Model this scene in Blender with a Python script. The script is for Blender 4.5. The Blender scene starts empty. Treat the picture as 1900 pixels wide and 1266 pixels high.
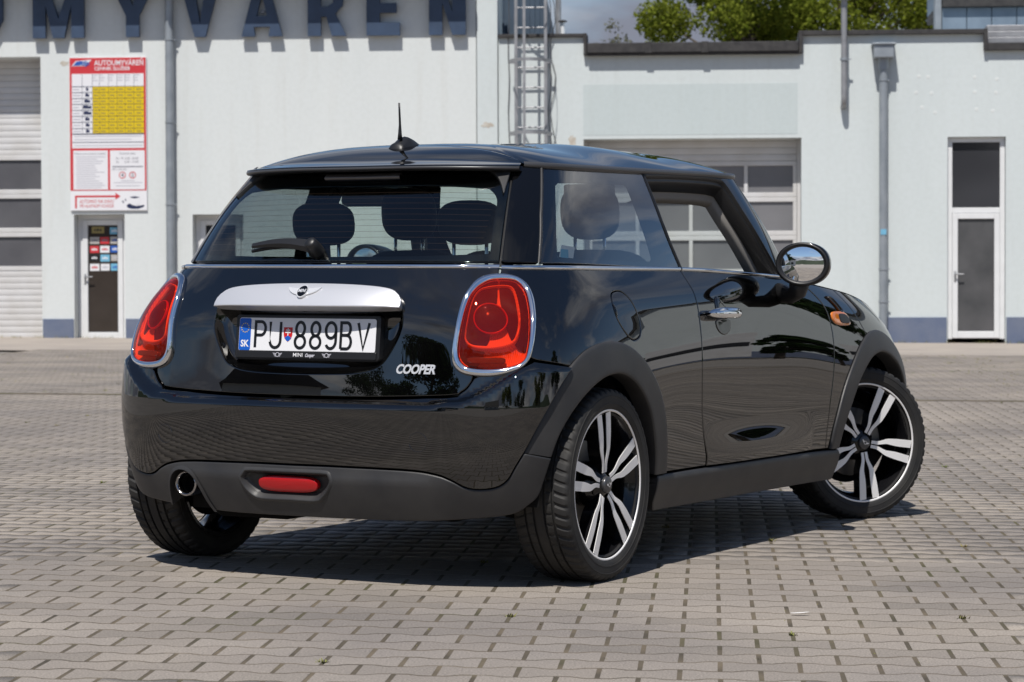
import bpy, bmesh, math, random
import numpy as np
from mathutils import Vector, Matrix
from mathutils.geometry import delaunay_2d_cdt

random.seed(7); RNG = np.random.default_rng(7)
scene = bpy.context.scene
COL = scene.collection

# ------------------------------------------------------------------ camera
cam_data = bpy.data.cameras.new('camera'); cam = bpy.data.objects.new('camera', cam_data); COL.objects.link(cam)
scene.camera = cam
PITCH, ROLL = math.radians(-1.389), math.radians(0.219)
dv = Vector((0, math.cos(PITCH), math.sin(PITCH))); uv0 = Vector((0, -math.sin(PITCH), math.cos(PITCH))); rv0 = Vector((1, 0, 0))
rv = rv0 * math.cos(ROLL) + uv0 * math.sin(ROLL); uv = -rv0 * math.sin(ROLL) + uv0 * math.cos(ROLL)
CAM = Vector((0, 0, 0.9695))
cam.matrix_world = Matrix(((rv.x, uv.x, -dv.x, CAM.x), (rv.y, uv.y, -dv.y, CAM.y), (rv.z, uv.z, -dv.z, CAM.z), (0, 0, 0, 1)))
cam_data.sensor_width = 36.0; cam_data.sensor_fit = 'HORIZONTAL'
cam_data.lens = 4671.0 / 1900.0 * 36.0
cam_data.clip_start = 0.1; cam_data.clip_end = 3000
cam_data.dof.use_dof = True; cam_data.dof.focus_distance = 8.0; cam_data.dof.aperture_fstop = 10.0

# ------------------------------------------------------------------ sky and sun
SUN_EL = math.radians(60); SUN_AZ = math.radians(17)      # shadows fall away from the camera and a little to the right
sun_dir = Vector((-math.sin(SUN_AZ) * math.cos(SUN_EL), -math.cos(SUN_AZ) * math.cos(SUN_EL), math.sin(SUN_EL)))  # towards the sun
world = bpy.data.worlds.new('World'); scene.world = world; world.use_nodes = True
nt = world.node_tree; nt.nodes.clear()
N = nt.nodes.new; L = nt.links.new
w_out = N('ShaderNodeOutputWorld'); bg = N('ShaderNodeBackground'); bgc = N('ShaderNodeBackground'); wmix = N('ShaderNodeMixShader')
sky = N('ShaderNodeTexSky'); sky.sky_type = 'NISHITA'; sky.sun_disc = False
sky.sun_elevation = SUN_EL; sky.sun_rotation = math.atan2(sun_dir.x, sun_dir.y); sky.altitude = 300; sky.air_density = 0.9; sky.dust_density = 0.25; sky.ozone_density = 3.0
bg.inputs['Strength'].default_value = 0.085
L(sky.outputs[0], bg.inputs['Color'])
# broken cumulus: planar cloud layer looked up along the view direction
tc = N('ShaderNodeTexCoord'); sep = N('ShaderNodeSeparateXYZ'); L(tc.outputs['Generated'], sep.inputs[0])
zc = N('ShaderNodeMath'); zc.operation = 'MAXIMUM'; L(sep.outputs['Z'], zc.inputs[0]); zc.inputs[1].default_value = 0.0
za = N('ShaderNodeMath'); za.operation = 'ADD'; L(zc.outputs[0], za.inputs[0]); za.inputs[1].default_value = 0.30
dx = N('ShaderNodeMath'); dx.operation = 'DIVIDE'; L(sep.outputs['X'], dx.inputs[0]); L(za.outputs[0], dx.inputs[1])
dy = N('ShaderNodeMath'); dy.operation = 'DIVIDE'; L(sep.outputs['Y'], dy.inputs[0]); L(za.outputs[0], dy.inputs[1])
cxy = N('ShaderNodeCombineXYZ'); L(dx.outputs[0], cxy.inputs[0]); L(dy.outputs[0], cxy.inputs[1]); cxy.inputs[2].default_value = 48.8
crot = N('ShaderNodeMapping'); crot.inputs['Rotation'].default_value = (0, 0, math.radians(-25)); L(cxy.outputs[0], crot.inputs[0])
cn = N('ShaderNodeTexNoise'); cn.inputs['Scale'].default_value = 1.25; cn.inputs['Detail'].default_value = 9; cn.inputs['Roughness'].default_value = 0.58; cn.inputs['Distortion'].default_value = 0.35
L(crot.outputs[0], cn.inputs['Vector'])
cr = N('ShaderNodeValToRGB'); cr.color_ramp.elements[0].position = 0.515; cr.color_ramp.elements[0].color = (0, 0, 0, 1)
cr.color_ramp.elements[1].position = 0.69; cr.color_ramp.elements[1].color = (1, 1, 1, 1)
# the layer closes up towards the horizon
hz = N('ShaderNodeMapRange'); hz.interpolation_type = 'SMOOTHSTEP'; hz.inputs['From Min'].default_value = 0.02; hz.inputs['From Max'].default_value = 0.30; hz.inputs['To Min'].default_value = 0.20; hz.inputs['To Max'].default_value = 0.0
L(sep.outputs['Z'], hz.inputs['Value']); ca = N('ShaderNodeMath'); ca.operation = 'ADD'; L(cn.outputs['Fac'], ca.inputs[0]); L(hz.outputs[0], ca.inputs[1]); L(ca.outputs[0], cr.inputs[0])
cn2 = N('ShaderNodeTexNoise'); cn2.inputs['Scale'].default_value = 2.3; cn2.inputs['Detail'].default_value = 6; L(crot.outputs[0], cn2.inputs['Vector'])
cr2 = N('ShaderNodeValToRGB'); cr2.color_ramp.elements[0].position = 0.42; cr2.color_ramp.elements[0].color = (0.27, 0.29, 0.36, 1)
cr2.color_ramp.elements[1].position = 0.66; cr2.color_ramp.elements[1].color = (0.95, 0.95, 0.96, 1); L(cn2.outputs['Fac'], cr2.inputs[0])
L(cr2.outputs[0], bgc.inputs['Color']); bgc.inputs['Strength'].default_value = 0.8
L(cr.outputs[0], wmix.inputs[0]); L(bg.outputs[0], wmix.inputs[1]); L(bgc.outputs[0], wmix.inputs[2]); L(wmix.outputs[0], w_out.inputs[0])

sun_d = bpy.data.lights.new('sun', 'SUN'); sun_d.energy = 4.6; sun_d.angle = math.radians(0.53); sun_d.color = (1.0, 0.955, 0.89)
sun = bpy.data.objects.new('sun', sun_d); COL.objects.link(sun); sun.location = (-20, -30, 60)
sun.rotation_euler = (-sun_dir).to_track_quat('-Z', 'Y').to_euler()
scene.view_settings.view_transform = 'Standard'; scene.view_settings.look = 'None'
scene.view_settings.exposure = 0.14; scene.view_settings.gamma = 1.0; scene.view_settings.use_curve_mapping = False
scene.render.engine = 'CYCLES'
scene.cycles.max_bounces = 10; scene.cycles.glossy_bounces = 5; scene.cycles.transparent_max_bounces = 24; scene.cycles.transmission_bounces = 6
scene.cycles.caustics_reflective = False; scene.cycles.caustics_refractive = False

# ================================================================== helpers
def mat(name, color, rough=0.5, metal=0.0, spec=0.5, coat=0.0, coat_rough=0.03, noise=0.0, nscale=8.0, bump=0.0, bscale=60.0, bdist=0.01, color2=None, alpha=None, detail=4):
    m = bpy.data.materials.new(name); m.use_nodes = True; t = m.node_tree; b = t.nodes['Principled BSDF']
    b.inputs['Base Color'].default_value = (*color, 1); b.inputs['Roughness'].default_value = rough; b.inputs['Metallic'].default_value = metal
    b.inputs['Specular IOR Level'].default_value = spec; b.inputs['Coat Weight'].default_value = coat; b.inputs['Coat Roughness'].default_value = coat_rough
    if noise or color2 or bump:
        g = t.nodes.new('ShaderNodeNewGeometry')
    if noise or color2:
        n = t.nodes.new('ShaderNodeTexNoise'); n.inputs['Scale'].default_value = nscale; n.inputs['Detail'].default_value = detail
        t.links.new(g.outputs['Position'], n.inputs['Vector'])
        r = t.nodes.new('ShaderNodeValToRGB'); c2 = color2 or tuple(max(0, c * (1 - noise)) for c in color)
        r.color_ramp.elements[0].position = 0.32; r.color_ramp.elements[0].color = (*c2, 1)
        r.color_ramp.elements[1].position = 0.68; r.color_ramp.elements[1].color = (*color, 1)
        t.links.new(n.outputs['Fac'], r.inputs[0]); t.links.new(r.outputs[0], b.inputs['Base Color'])
    if bump:
        n2 = t.nodes.new('ShaderNodeTexNoise'); n2.inputs['Scale'].default_value = bscale; n2.inputs['Detail'].default_value = 5
        t.links.new(g.outputs['Position'], n2.inputs['Vector'])
        bp = t.nodes.new('ShaderNodeBump'); bp.inputs['Strength'].default_value = bump; bp.inputs['Distance'].default_value = bdist
        t.links.new(n2.outputs['Fac'], bp.inputs['Height']); t.links.new(bp.outputs[0], b.inputs['Normal'])
    return m

def glass_mat(name, tint, ior=1.5, rough=0.0, refl=1.6, body=None, bodyf=0.0):
    """thin sheet of glass: tinted straight-through light plus a Fresnel mirror"""
    m = bpy.data.materials.new(name); m.use_nodes = True; t = m.node_tree; t.nodes.clear()
    o = t.nodes.new('ShaderNodeOutputMaterial'); tr = t.nodes.new('ShaderNodeBsdfTransparent'); gl = t.nodes.new('ShaderNodeBsdfGlossy')
    fr = t.nodes.new('ShaderNodeFresnel'); mx = t.nodes.new('ShaderNodeMixShader')
    tr.inputs[0].default_value = (*tint, 1); gl.inputs['Roughness'].default_value = rough; fr.inputs[0].default_value = ior
    ge = t.nodes.new('ShaderNodeNewGeometry'); mr = t.nodes.new('ShaderNodeMapRange'); mr.inputs['To Min'].default_value = ior; mr.inputs['To Max'].default_value = 1 / ior   # a sheet mirrors alike from both sides
    t.links.new(ge.outputs['Backfacing'], mr.inputs['Value']); t.links.new(mr.outputs[0], fr.inputs[0])
    ml = t.nodes.new('ShaderNodeMath'); ml.operation = 'MULTIPLY'; ml.inputs[1].default_value = refl; ml.use_clamp = True
    t.links.new(fr.outputs[0], ml.inputs[0])
    t.links.new(ml.outputs[0], mx.inputs[0])
    src = tr.outputs[0]
    if body:                                             # cloudy coloured plastic
        df = t.nodes.new('ShaderNodeBsdfDiffuse'); df.inputs[0].default_value = (*body, 1); m2 = t.nodes.new('ShaderNodeMixShader'); m2.inputs[0].default_value = bodyf
        t.links.new(tr.outputs[0], m2.inputs[1]); t.links.new(df.outputs[0], m2.inputs[2]); src = m2.outputs[0]
    t.links.new(src, mx.inputs[1]); t.links.new(gl.outputs[0], mx.inputs[2]); t.links.new(mx.outputs[0], o.inputs[0])
    return m

def mesh_obj(name, verts, faces, material, parent=None, smooth=False, normals=None, mats=None, midx=None):
    me = bpy.data.meshes.new(name); me.from_pydata([tuple(map(float, v)) for v in verts], [], [tuple(map(int, f)) for f in faces]); me.update()
    if mats:
        for m_ in mats: me.materials.append(m_)
        if midx is not None: me.polygons.foreach_set('material_index', midx)
    elif material: me.materials.append(material)
    if smooth: me.polygons.foreach_set('use_smooth', [True] * len(me.polygons))
    if normals is not None:
        me.polygons.foreach_set('use_smooth', [True] * len(me.polygons))
        me.normals_split_custom_set_from_vertices([tuple(map(float, n)) for n in normals])
    o = bpy.data.objects.new(name, me); COL.objects.link(o)
    if parent: o.parent = parent
    return o

def link_copy(src, name=None, parent=None, loc=None, rot=None):
    o = src.copy(); COL.objects.link(o)
    if name: o.name = name
    o.parent = parent
    if loc is not None: o.location = loc
    if rot is not None: o.rotation_euler = rot
    return o

def empty(name, loc=(0, 0, 0), rz=0.0):
    o = bpy.data.objects.new(name, None); COL.objects.link(o); o.location = loc; o.rotation_euler = (0, 0, rz); o.empty_display_size = 0.2
    return o

def tag(o, label=None, cat=None, group=None, kind=None):
    if label: o['label'] = label
    if cat: o['category'] = cat
    if group: o['group'] = group
    if kind: o['kind'] = kind
    return o

class MB:
    """collects simple shapes into one mesh"""
    def __init__(s): s.v = []; s.f = []
    def add(s, v, f):
        k = len(s.v); s.v += [tuple(p) for p in v]; s.f += [tuple(i + k for i in q) for q in f]; return s
    def box(s, x0, x1, y0, y1, z0, z1):
        v = [(x, y, z) for x in (x0, x1) for y in (y0, y1) for z in (z0, z1)]
        return s.add(v, [(0, 1, 3, 2), (4, 6, 7, 5), (0, 4, 5, 1), (2, 3, 7, 6), (0, 2, 6, 4), (1, 5, 7, 3)])
    def bbox(s, x0, x1, y0, y1, z0, z1, b=0.006):
        """box with chamfered edges"""
        bm = bmesh.new(); bmesh.ops.create_cube(bm, size=1)
        for q in bm.verts: q.co = Vector(((x0 + x1) / 2 + q.co.x * (x1 - x0), (y0 + y1) / 2 + q.co.y * (y1 - y0), (z0 + z1) / 2 + q.co.z * (z1 - z0)))
        bmesh.ops.bevel(bm, geom=bm.edges[:], offset=b, segments=2, affect='EDGES', profile=0.5)
        s.from_bm(bm); return s
    def from_bm(s, bm):
        bm.verts.ensure_lookup_table(); bm.verts.index_update()
        s.add([v.co for v in bm.verts], [[v.index for v in f.verts] for f in bm.faces]); bm.free(); return s
    def tube(s, pts, r, n=10, caps=True, closed=False):
        pts = [Vector(p) for p in pts]; k = len(pts); rs = r if isinstance(r, (list, tuple)) else [r] * k
        rings = []; up = Vector((0, 0, 1)); prev = None
        for i, p in enumerate(pts):
            if closed: d = (pts[(i + 1) % k] - pts[i - 1])
            else: d = pts[min(i + 1, k - 1)] - pts[max(i - 1, 0)]
            d.normalize()
            if prev is None: a = d.cross(up if abs(d.z) < 0.95 else Vector((1, 0, 0))).normalized()
            else: a = (prev - d * prev.dot(d)).normalized()
            prev = a; b = d.cross(a)
            rings.append([p + (a * math.cos(2 * math.pi * j / n) + b * math.sin(2 * math.pi * j / n)) * rs[i] for j in range(n)])
        v = [q for R in rings for q in R]; f = []
        for i in range(k if closed else k - 1):
            i2 = (i + 1) % k
            for j in range(n): f.append((i * n + j, i * n + (j + 1) % n, i2 * n + (j + 1) % n, i2 * n + j))
        if caps and not closed: f.append(tuple(range(n))[::-1]); f.append(tuple((k - 1) * n + j for j in range(n)))
        return s.add(v, f)
    def lathe(s, prof, n=48, axis='Z', org=(0, 0, 0), close=False):
        """prof: (r, h) pairs"""
        v = []; f = []; k = len(prof)
        for j in range(n):
            a = 2 * math.pi * j / n
            for r, h in prof:
                c, sn = r * math.cos(a), r * math.sin(a)
                v.append({'Z': (c, sn, h), 'Y': (c, h, sn), 'X': (h, c, sn)}[axis])
        v = [(p[0] + org[0], p[1] + org[1], p[2] + org[2]) for p in v]
        for j in range(n):
            j2 = (j + 1) % n
            for i in range(k if close else k - 1):
                i2 = (i + 1) % k
                q = (j * k + i, j2 * k + i, j2 * k + i2, j * k + i2)
                f.append(q if axis != 'Y' else q[::-1])
        return s.add(v, f)
    def prism(s, poly, y0, y1):
        """poly in XZ, extruded along Y"""
        n = len(poly); ar = sum(poly[i][0] * poly[(i + 1) % n][1] - poly[(i + 1) % n][0] * poly[i][1] for i in range(n))
        if ar < 0: poly = poly[::-1]
        v = [(x, y0, z) for x, z in poly] + [(x, y1, z) for x, z in poly]
        f = [tuple(range(n)), tuple(range(2 * n - 1, n - 1, -1))] + [(i + n, (i + 1) % n + n, (i + 1) % n, i) for i in range(n)]
        return s.add(v, f)
    def build(s, name, material, parent=None, smooth=False, loc=None, angle=None):
        o = mesh_obj(name, s.v, s.f, material, parent, smooth)
        if angle is not None:
            o.data.polygons.foreach_set('use_smooth', [True] * len(o.data.polygons))
            o.data.set_sharp_from_angle(angle=math.radians(angle))
        if loc is not None: o.location = loc
        return o

def pip(px, py, poly):
    """vectorised point in polygon"""
    px = np.asarray(px); py = np.asarray(py); P = np.asarray(poly); r = np.zeros(px.shape, bool); n = len(P)
    for i in range(n):
        x1, y1 = P[i]; x2, y2 = P[(i + 1) % n]
        if y1 == y2: continue
        c = ((y1 > py) != (y2 > py)) & (px < (x2 - x1) * (py - y1) / (y2 - y1) + x1); r ^= c
    return r

def area2(P):
    P = np.asarray(P); Q = np.roll(P, -1, 0); return float((P[:, 0] * Q[:, 1] - Q[:, 0] * P[:, 1]).sum())

def catmull(P, step=0.015, closed=False):
    """smooth curve through 2D/3D points, sampled about every step"""
    P = np.array(P, float); n = len(P); out = []
    if n == 2 and not closed:
        k = max(1, int(np.linalg.norm(P[1] - P[0]) / step)); return np.array([P[0] + (P[1] - P[0]) * i / k for i in range(k + 1)])
    for i in range(n if closed else n - 1):
        if closed: p0, p1, p2, p3 = P[i - 1], P[i], P[(i + 1) % n], P[(i + 2) % n]
        else: p0, p1, p2, p3 = P[max(i - 1, 0)], P[i], P[i + 1], P[min(i + 2, n - 1)]
        k = max(1, int(round(np.linalg.norm(p2 - p1) / step)))
        for j in range(k):
            t = j / k; out.append(0.5 * ((2 * p1) + (-p0 + p2) * t + (2 * p0 - 5 * p1 + 4 * p2 - p3) * t * t + (-p0 + 3 * p1 - 3 * p2 + p3) * t ** 3))
    if not closed: out.append(P[-1])
    return np.array(out)

def outline(segs, step=0.015):
    """closed polygon from smooth segments that meet in corners"""
    pts = []
    for s in segs: pts += list(catmull(s, step)[:-1])
    P = np.array(pts); keep = [0]
    for i in range(1, len(P)):
        if np.linalg.norm(P[i] - P[keep[-1]]) > 1e-4: keep.append(i)
    return P[keep]

def inset(P, d):
    P = np.asarray(P, float); s = 1.0 if area2(P) > 0 else -1.0
    a = P - np.roll(P, 1, 0); b = np.roll(P, -1, 0) - P
    a = a / (np.linalg.norm(a, axis=1)[:, None] + 1e-12); b = b / (np.linalg.norm(b, axis=1)[:, None] + 1e-12)
    na = np.stack([-a[:, 1], a[:, 0]], 1) * s; nb = np.stack([-b[:, 1], b[:, 0]], 1) * s
    m = na + nb; l = np.linalg.norm(m, axis=1)[:, None]; m = m / (l + 1e-9)
    c = np.clip((m * na).sum(1), 0.45, 1)[:, None]
    return P + m * d / c

def panel(name, fn, poly, material, parent=None, holes=(), gap=0.002, rnd=0.0035, thick=0.014, grid=0.028, mirror=False, both=False):
    """sheet panel: polygon (with holes) in the (u,v) domain of surface fn, rounded edges, walls behind"""
    def build(mir):
        loops = [inset(poly, gap)] + [inset(h, -gap) for h in holes]
        inner = [inset(loops[0], rnd)] + [inset(l, -rnd) for l in loops[1:]]
        V2 = []; edges = []; ring0 = []
        for lo in loops + inner:
            k = len(V2); ring0.append((k, len(lo))); V2 += [tuple(p) for p in lo]
            edges += [(k + i, k + (i + 1) % len(lo)) for i in range(len(lo))]
        A = inner[0]; x0, y0 = A.min(0); x1, y1 = A.max(0)
        gx, gy = np.meshgrid(np.arange(x0 + grid * .5, x1, grid), np.arange(y0 + grid * .5, y1, grid)); gx = gx.ravel(); gy = gy.ravel()
        ok = pip(gx, gy, inset(A, grid * .45))
        for h in inner[1:]: ok &= ~pip(gx, gy, inset(h, -grid * .45))
        nb = len(V2); V2 += list(zip(gx[ok], gy[ok]))
        res = delaunay_2d_cdt([Vector((float(a), float(b))) for a, b in V2], edges, [], 0, 1e-7)
        vv = np.array([tuple(v) for v in res[0]]); F = np.array([f[:3] for f in res[2]])
        cen = vv[F].mean(1); keep = pip(cen[:, 0], cen[:, 1], loops[0])
        for h in loops[1:]: keep &= ~pip(cen[:, 0], cen[:, 1], h)
        F = F[keep]
        U, W = vv[:, 0], vv[:, 1]
        P = fn(U, W); e = 1.5e-3
        n = np.cross(fn(U + e, W) - fn(U - e, W), fn(U, W + e) - fn(U, W - e)); n /= np.linalg.norm(n, axis=1)[:, None] + 1e-12
        nouter = sum(r[1] for r in ring0[:len(loops)])
        P = P.copy(); Nn = n.copy()
        off = np.arange(len(vv)) < nouter
        P[off] -= n[off] * 0.0028
        # edge normals lean outwards
        verts = list(P); norms = list(Nn); faces = [tuple(f) for f in F]
        # orient faces with the surface normal
        fa = np.array(F); fn_ = np.cross(P[fa[:, 1]] - P[fa[:, 0]], P[fa[:, 2]] - P[fa[:, 0]])
        flip = (fn_ * n[fa[:, 0]]).sum(1) < 0
        faces = [tuple(f[::-1]) if fl else tuple(f) for f, fl in zip(F, flip)]
        for li in range(len(loops)):
            k, m_ = ring0[li]
            pts = P[k:k + m_]; nn = n[k:k + m_]
            tang = np.roll(pts, -1, 0) - np.roll(pts, 1, 0); outw = np.cross(tang, nn); outw /= np.linalg.norm(outw, axis=1)[:, None] + 1e-12
            ik, im = ring0[len(loops) + li]; cdir = (pts - P[ik:ik + im])
            sgn = np.sign((outw * cdir).sum(1)); sgn[sgn == 0] = 1; outw = outw * sgn[:, None]
            for i in range(m_):
                q = nn[i] + outw[i] * 1.0; norms[k + i] = q / np.linalg.norm(q)
            b0 = len(verts)
            for i in range(m_): verts.append(pts[i]); norms.append(outw[i])
            for i in range(m_): verts.append(pts[i] - nn[i] * thick); norms.append(outw[i])
            s0 = np.median(sgn)
            for i in range(m_):
                j = (i + 1) % m_; q = (b0 + i, b0 + m_ + i, b0 + m_ + j, b0 + j)
                pa = np.array(verts[q[0]]); fnm = np.cross(np.array(verts[q[1]]) - pa, np.array(verts[q[3]]) - pa)
                faces.append(q if (fnm * outw[i]).sum() > 0 else q[::-1])
        verts = np.array(verts); norms = np.array(norms)
        if mir:
            verts = verts * (1, -1, 1); norms = norms * (1, -1, 1); faces = [f[::-1] for f in faces]
        return mesh_obj(name, verts, faces, material, parent, normals=norms)
    if both: return build(False), build(True)
    return build(mirror)

def grid_surf(name, P, material, parent=None, close_u=False, mirror=False, flip=False, normals=True, thick=0):
    """P: array (nu, nv, 3)"""
    P = np.array(P, float); nu, nv = P.shape[:2]
    if mirror: P = P * (1, -1, 1); flip = not flip
    du = np.gradient(P, axis=0); dvv = np.gradient(P, axis=1)
    if close_u: du = np.roll(P, -1, 0) - np.roll(P, 1, 0)
    n = np.cross(du, dvv); n /= np.linalg.norm(n, axis=2)[:, :, None] + 1e-12
    if flip: n = -n
    F = []
    for i in range(nu if close_u else nu - 1):
        i2 = (i + 1) % nu
        for j in range(nv - 1):
            q = (i * nv + j, i2 * nv + j, i2 * nv + j + 1, i * nv + j + 1); F.append(q[::-1] if flip else q)
    V = P.reshape(-1, 3)
    return mesh_obj(name, V, F, material, parent, normals=n.reshape(-1, 3) if normals else None)

def cross_flat(name, poly, holes, y, material, parent=None, depth=0.0, xz=True):
    """flat wall in the XZ plane at Y=y facing -Y with openings; reveals go back by depth"""
    loops = [np.array(poly, float)] + [np.array(h, float) for h in holes]
    V2 = []; edges = []; st = []
    for lo in loops:
        k = len(V2); st.append((k, len(lo))); V2 += [tuple(p) for p in lo]; edges += [(k + i, k + (i + 1) % len(lo)) for i in range(len(lo))]
    res = delaunay_2d_cdt([Vector((float(a), float(b))) for a, b in V2], edges, [], 0, 1e-6)
    vv = np.array([tuple(v) for v in res[0]]); F = np.array([f[:3] for f in res[2]]); cen = vv[F].mean(1)
    keep = pip(cen[:, 0], cen[:, 1], loops[0])
    for h in loops[1:]: keep &= ~pip(cen[:, 0], cen[:, 1], h)
    verts = [(p[0], y, p[1]) for p in vv]; faces = []
    for f in F[keep]:
        a, b, c = vv[f[0]], vv[f[1]], vv[f[2]]
        s = (b[0] - a[0]) * (c[1] - a[1]) - (c[0] - a[0]) * (b[1] - a[1]); faces.append(tuple(f) if s > 0 else tuple(f[::-1]))
    if depth:
        for li in range(len(loops)):
            lo = loops[li]; b0 = len(verts); m = len(lo)
            verts += [(p[0], y, p[1]) for p in lo] + [(p[0], y + depth, p[1]) for p in lo]
            for i in range(m):
                j = (i + 1) % m; faces.append((b0 + i, b0 + j, b0 + m + j, b0 + m + i))
    return mesh_obj(name, verts, faces, material, parent)

def text_geo(txt, size, offset=0.0, shear=0.0, spacing=1.0, align='LEFT', extrude=0.0, res=3, xscale=1.0):
    """verts (x,y,z) and faces of a line of lettering"""
    cu = bpy.data.curves.new('t', 'FONT'); cu.body = txt; cu.size = size; cu.offset = offset; cu.shear = shear; cu.space_character = spacing
    cu.align_x = align; cu.extrude = extrude; cu.resolution_u = res; cu.fill_mode = 'FRONT' if not extrude else 'BOTH'
    o = bpy.data.objects.new('t', cu); COL.objects.link(o)
    dg = bpy.context.evaluated_depsgraph_get(); me = bpy.data.meshes.new_from_object(o.evaluated_get(dg))
    v = np.array([tuple(q.co) for q in me.vertices]) if len(me.vertices) else np.zeros((0, 3)); f = [tuple(p.vertices) for p in me.polygons]
    bpy.data.objects.remove(o); bpy.data.curves.remove(cu); bpy.data.meshes.remove(me)
    if len(v): v[:, 0] *= xscale
    return v, f

# ================================================================== the place: yard, buildings, trees
F_PX = 4671.0
TH = math.radians(4.5); D0 = 40.5                      # facade frame: turned 4.5 degrees, 40.5 m away
E1 = Vector((math.cos(TH), -math.sin(TH), 0)); E2 = Vector((math.sin(TH), math.cos(TH), 0))
DEL = 0.0069                                           # the far part of the yard falls slightly to the left
Tc = Matrix.Translation(CAM)
FM = Tc @ Matrix.Rotation(-DEL, 4, dv) @ Tc.inverted() @ Matrix(((E1.x, E2.x, 0, E2.x * 0), (E1.y, E2.y, 0, D0), (0, 0, 1, 0), (0, 0, 0, 1)))

def FX(px, py=300.0, y=0.0):
    """survey: sight line -> (x along facade, z) on the plane y metres behind the facade front"""
    x = px - 950.0; yy = py - 633.0
    x, yy = x - DEL * yy, yy + DEL * x
    d = dv + rv * (x / F_PX) - uv * (yy / F_PX)
    o = Vector((0, D0, 0)) + E2 * y; t = (o - CAM).dot(E2) / d.dot(E2); p = CAM + d * t
    return (p - Vector((0, D0, 0))).dot(E1), p.z
def fx(px, py=300, y=0): return FX(px, py, y)[0]
def fz(py, px=950, y=0): return FX(px, py, y)[1]

def fthing(name, x, z, label, cat, group=None):
    o = empty(name); o.matrix_world = FM @ Matrix.Translation((x, 0, z)); o['off'] = (x, 0.0, z); tag(o, label, cat, group); return o
def fpart(mb, name, material, root, parent=None, angle=None, smooth=False):
    """part of a facade thing; geometry in facade coordinates"""
    o = mb.build(name, material, None, smooth, angle=angle) if isinstance(mb, MB) else mb
    o.name = name
    off = root['off']
    if parent is None or parent == root: o.parent = root; o.location = (-off[0], -off[1], -off[2])
    else: o.parent = parent
    return o

# ---- materials of the place
def stucco(name, col, col2, dirt):
    m = bpy.data.materials.new(name); m.use_nodes = True; t = m.node_tree; b = t.nodes['Principled BSDF']; b.inputs['Roughness'].default_value = 0.9; b.inputs['Specular IOR Level'].default_value = 0.2
    g = t.nodes.new('ShaderNodeTexCoord'); mp = t.nodes.new('ShaderNodeMapping'); t.links.new(g.outputs['Object'], mp.inputs[0]); mp.inputs['Scale'].default_value = (1, 1, 0.35)
    n = t.nodes.new('ShaderNodeTexNoise'); n.inputs['Scale'].default_value = 0.9; n.inputs['Detail'].default_value = 8; n.inputs['Roughness'].default_value = 0.65; t.links.new(mp.outputs[0], n.inputs['Vector'])
    r = t.nodes.new('ShaderNodeValToRGB'); r.color_ramp.elements[0].position = 0.3; r.color_ramp.elements[0].color = (*col2, 1); r.color_ramp.elements[1].position = 0.7; r.color_ramp.elements[1].color = (*col, 1)
    t.links.new(n.outputs['Fac'], r.inputs[0])
    n3 = t.nodes.new('ShaderNodeTexNoise'); n3.inputs['Scale'].default_value = 14; n3.inputs['Detail'].default_value = 6; t.links.new(g.outputs['Object'], n3.inputs['Vector'])
    r3 = t.nodes.new('ShaderNodeValToRGB'); r3.color_ramp.elements[0].position = 0.25; r3.color_ramp.elements[0].color = (0.955, 0.955, 0.95, 1); r3.color_ramp.elements[1].position = 0.6; r3.color_ramp.elements[1].color = (1, 1, 1, 1); t.links.new(n3.outputs['Fac'], r3.inputs[0])
    mx0 = t.nodes.new('ShaderNodeMix'); mx0.data_type = 'RGBA'; mx0.blend_type = 'MULTIPLY'; mx0.inputs[0].default_value = 1; t.links.new(r.outputs[0], mx0.inputs[6]); t.links.new(r3.outputs[0], mx0.inputs[7])
    # rain streaks and splash dirt, a stain with its own shape
    mp2 = t.nodes.new('ShaderNodeMapping'); mp2.inputs['Scale'].default_value = (5, 5, 0.3); t.links.new(g.outputs['Object'], mp2.inputs[0])
    n2 = t.nodes.new('ShaderNodeTexNoise'); n2.inputs['Scale'].default_value = 1.0; n2.inputs['Detail'].default_value = 5; t.links.new(mp2.outputs[0], n2.inputs['Vector'])
    r2 = t.nodes.new('ShaderNodeValToRGB'); r2.color_ramp.elements[0].position = 0.54; r2.color_ramp.elements[0].color = (0, 0, 0, 1); r2.color_ramp.elements[1].position = 0.80; r2.color_ramp.elements[1].color = (0.22, 0.22, 0.22, 1)
    t.links.new(n2.outputs['Fac'], r2.inputs[0])
    mx = t.nodes.new('ShaderNodeMix'); mx.data_type = 'RGBA'; t.links.new(r2.outputs[0], mx.inputs[0]); t.links.new(mx0.outputs[2], mx.inputs[6]); mx.inputs[7].default_value = (*dirt, 1)
    t.links.new(mx.outputs[2], b.inputs['Base Color'])
    nb = t.nodes.new('ShaderNodeTexNoise'); nb.inputs['Scale'].default_value = 60; nb.inputs['Detail'].default_value = 3; t.links.new(g.outputs['Object'], nb.inputs['Vector'])
    bp = t.nodes.new('ShaderNodeBump'); bp.inputs['Strength'].default_value = 0.35; bp.inputs['Distance'].default_value = 0.006; t.links.new(nb.outputs['Fac'], bp.inputs['Height']); t.links.new(bp.outputs[0], b.inputs['Normal'])
    return m
M = {}
M['white_wall'] = stucco('white_stucco', (0.655, 0.685, 0.682), (0.615, 0.648, 0.648), (0.47, 0.455, 0.41))
M['mint_wall'] = stucco('mint_stucco', (0.60, 0.648, 0.652), (0.565, 0.614, 0.620), (0.43, 0.45, 0.43))
M['mint_patch'] = stucco('mint_stucco_repaint', (0.525, 0.582, 0.588), (0.50, 0.56, 0.565), (0.43, 0.46, 0.45))
M['plinth'] = mat('blue_plinth_paint', (0.105, 0.135, 0.215), 0.8, color2=(0.145, 0.17, 0.235), nscale=3, bump=0.4, bscale=40)
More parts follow.
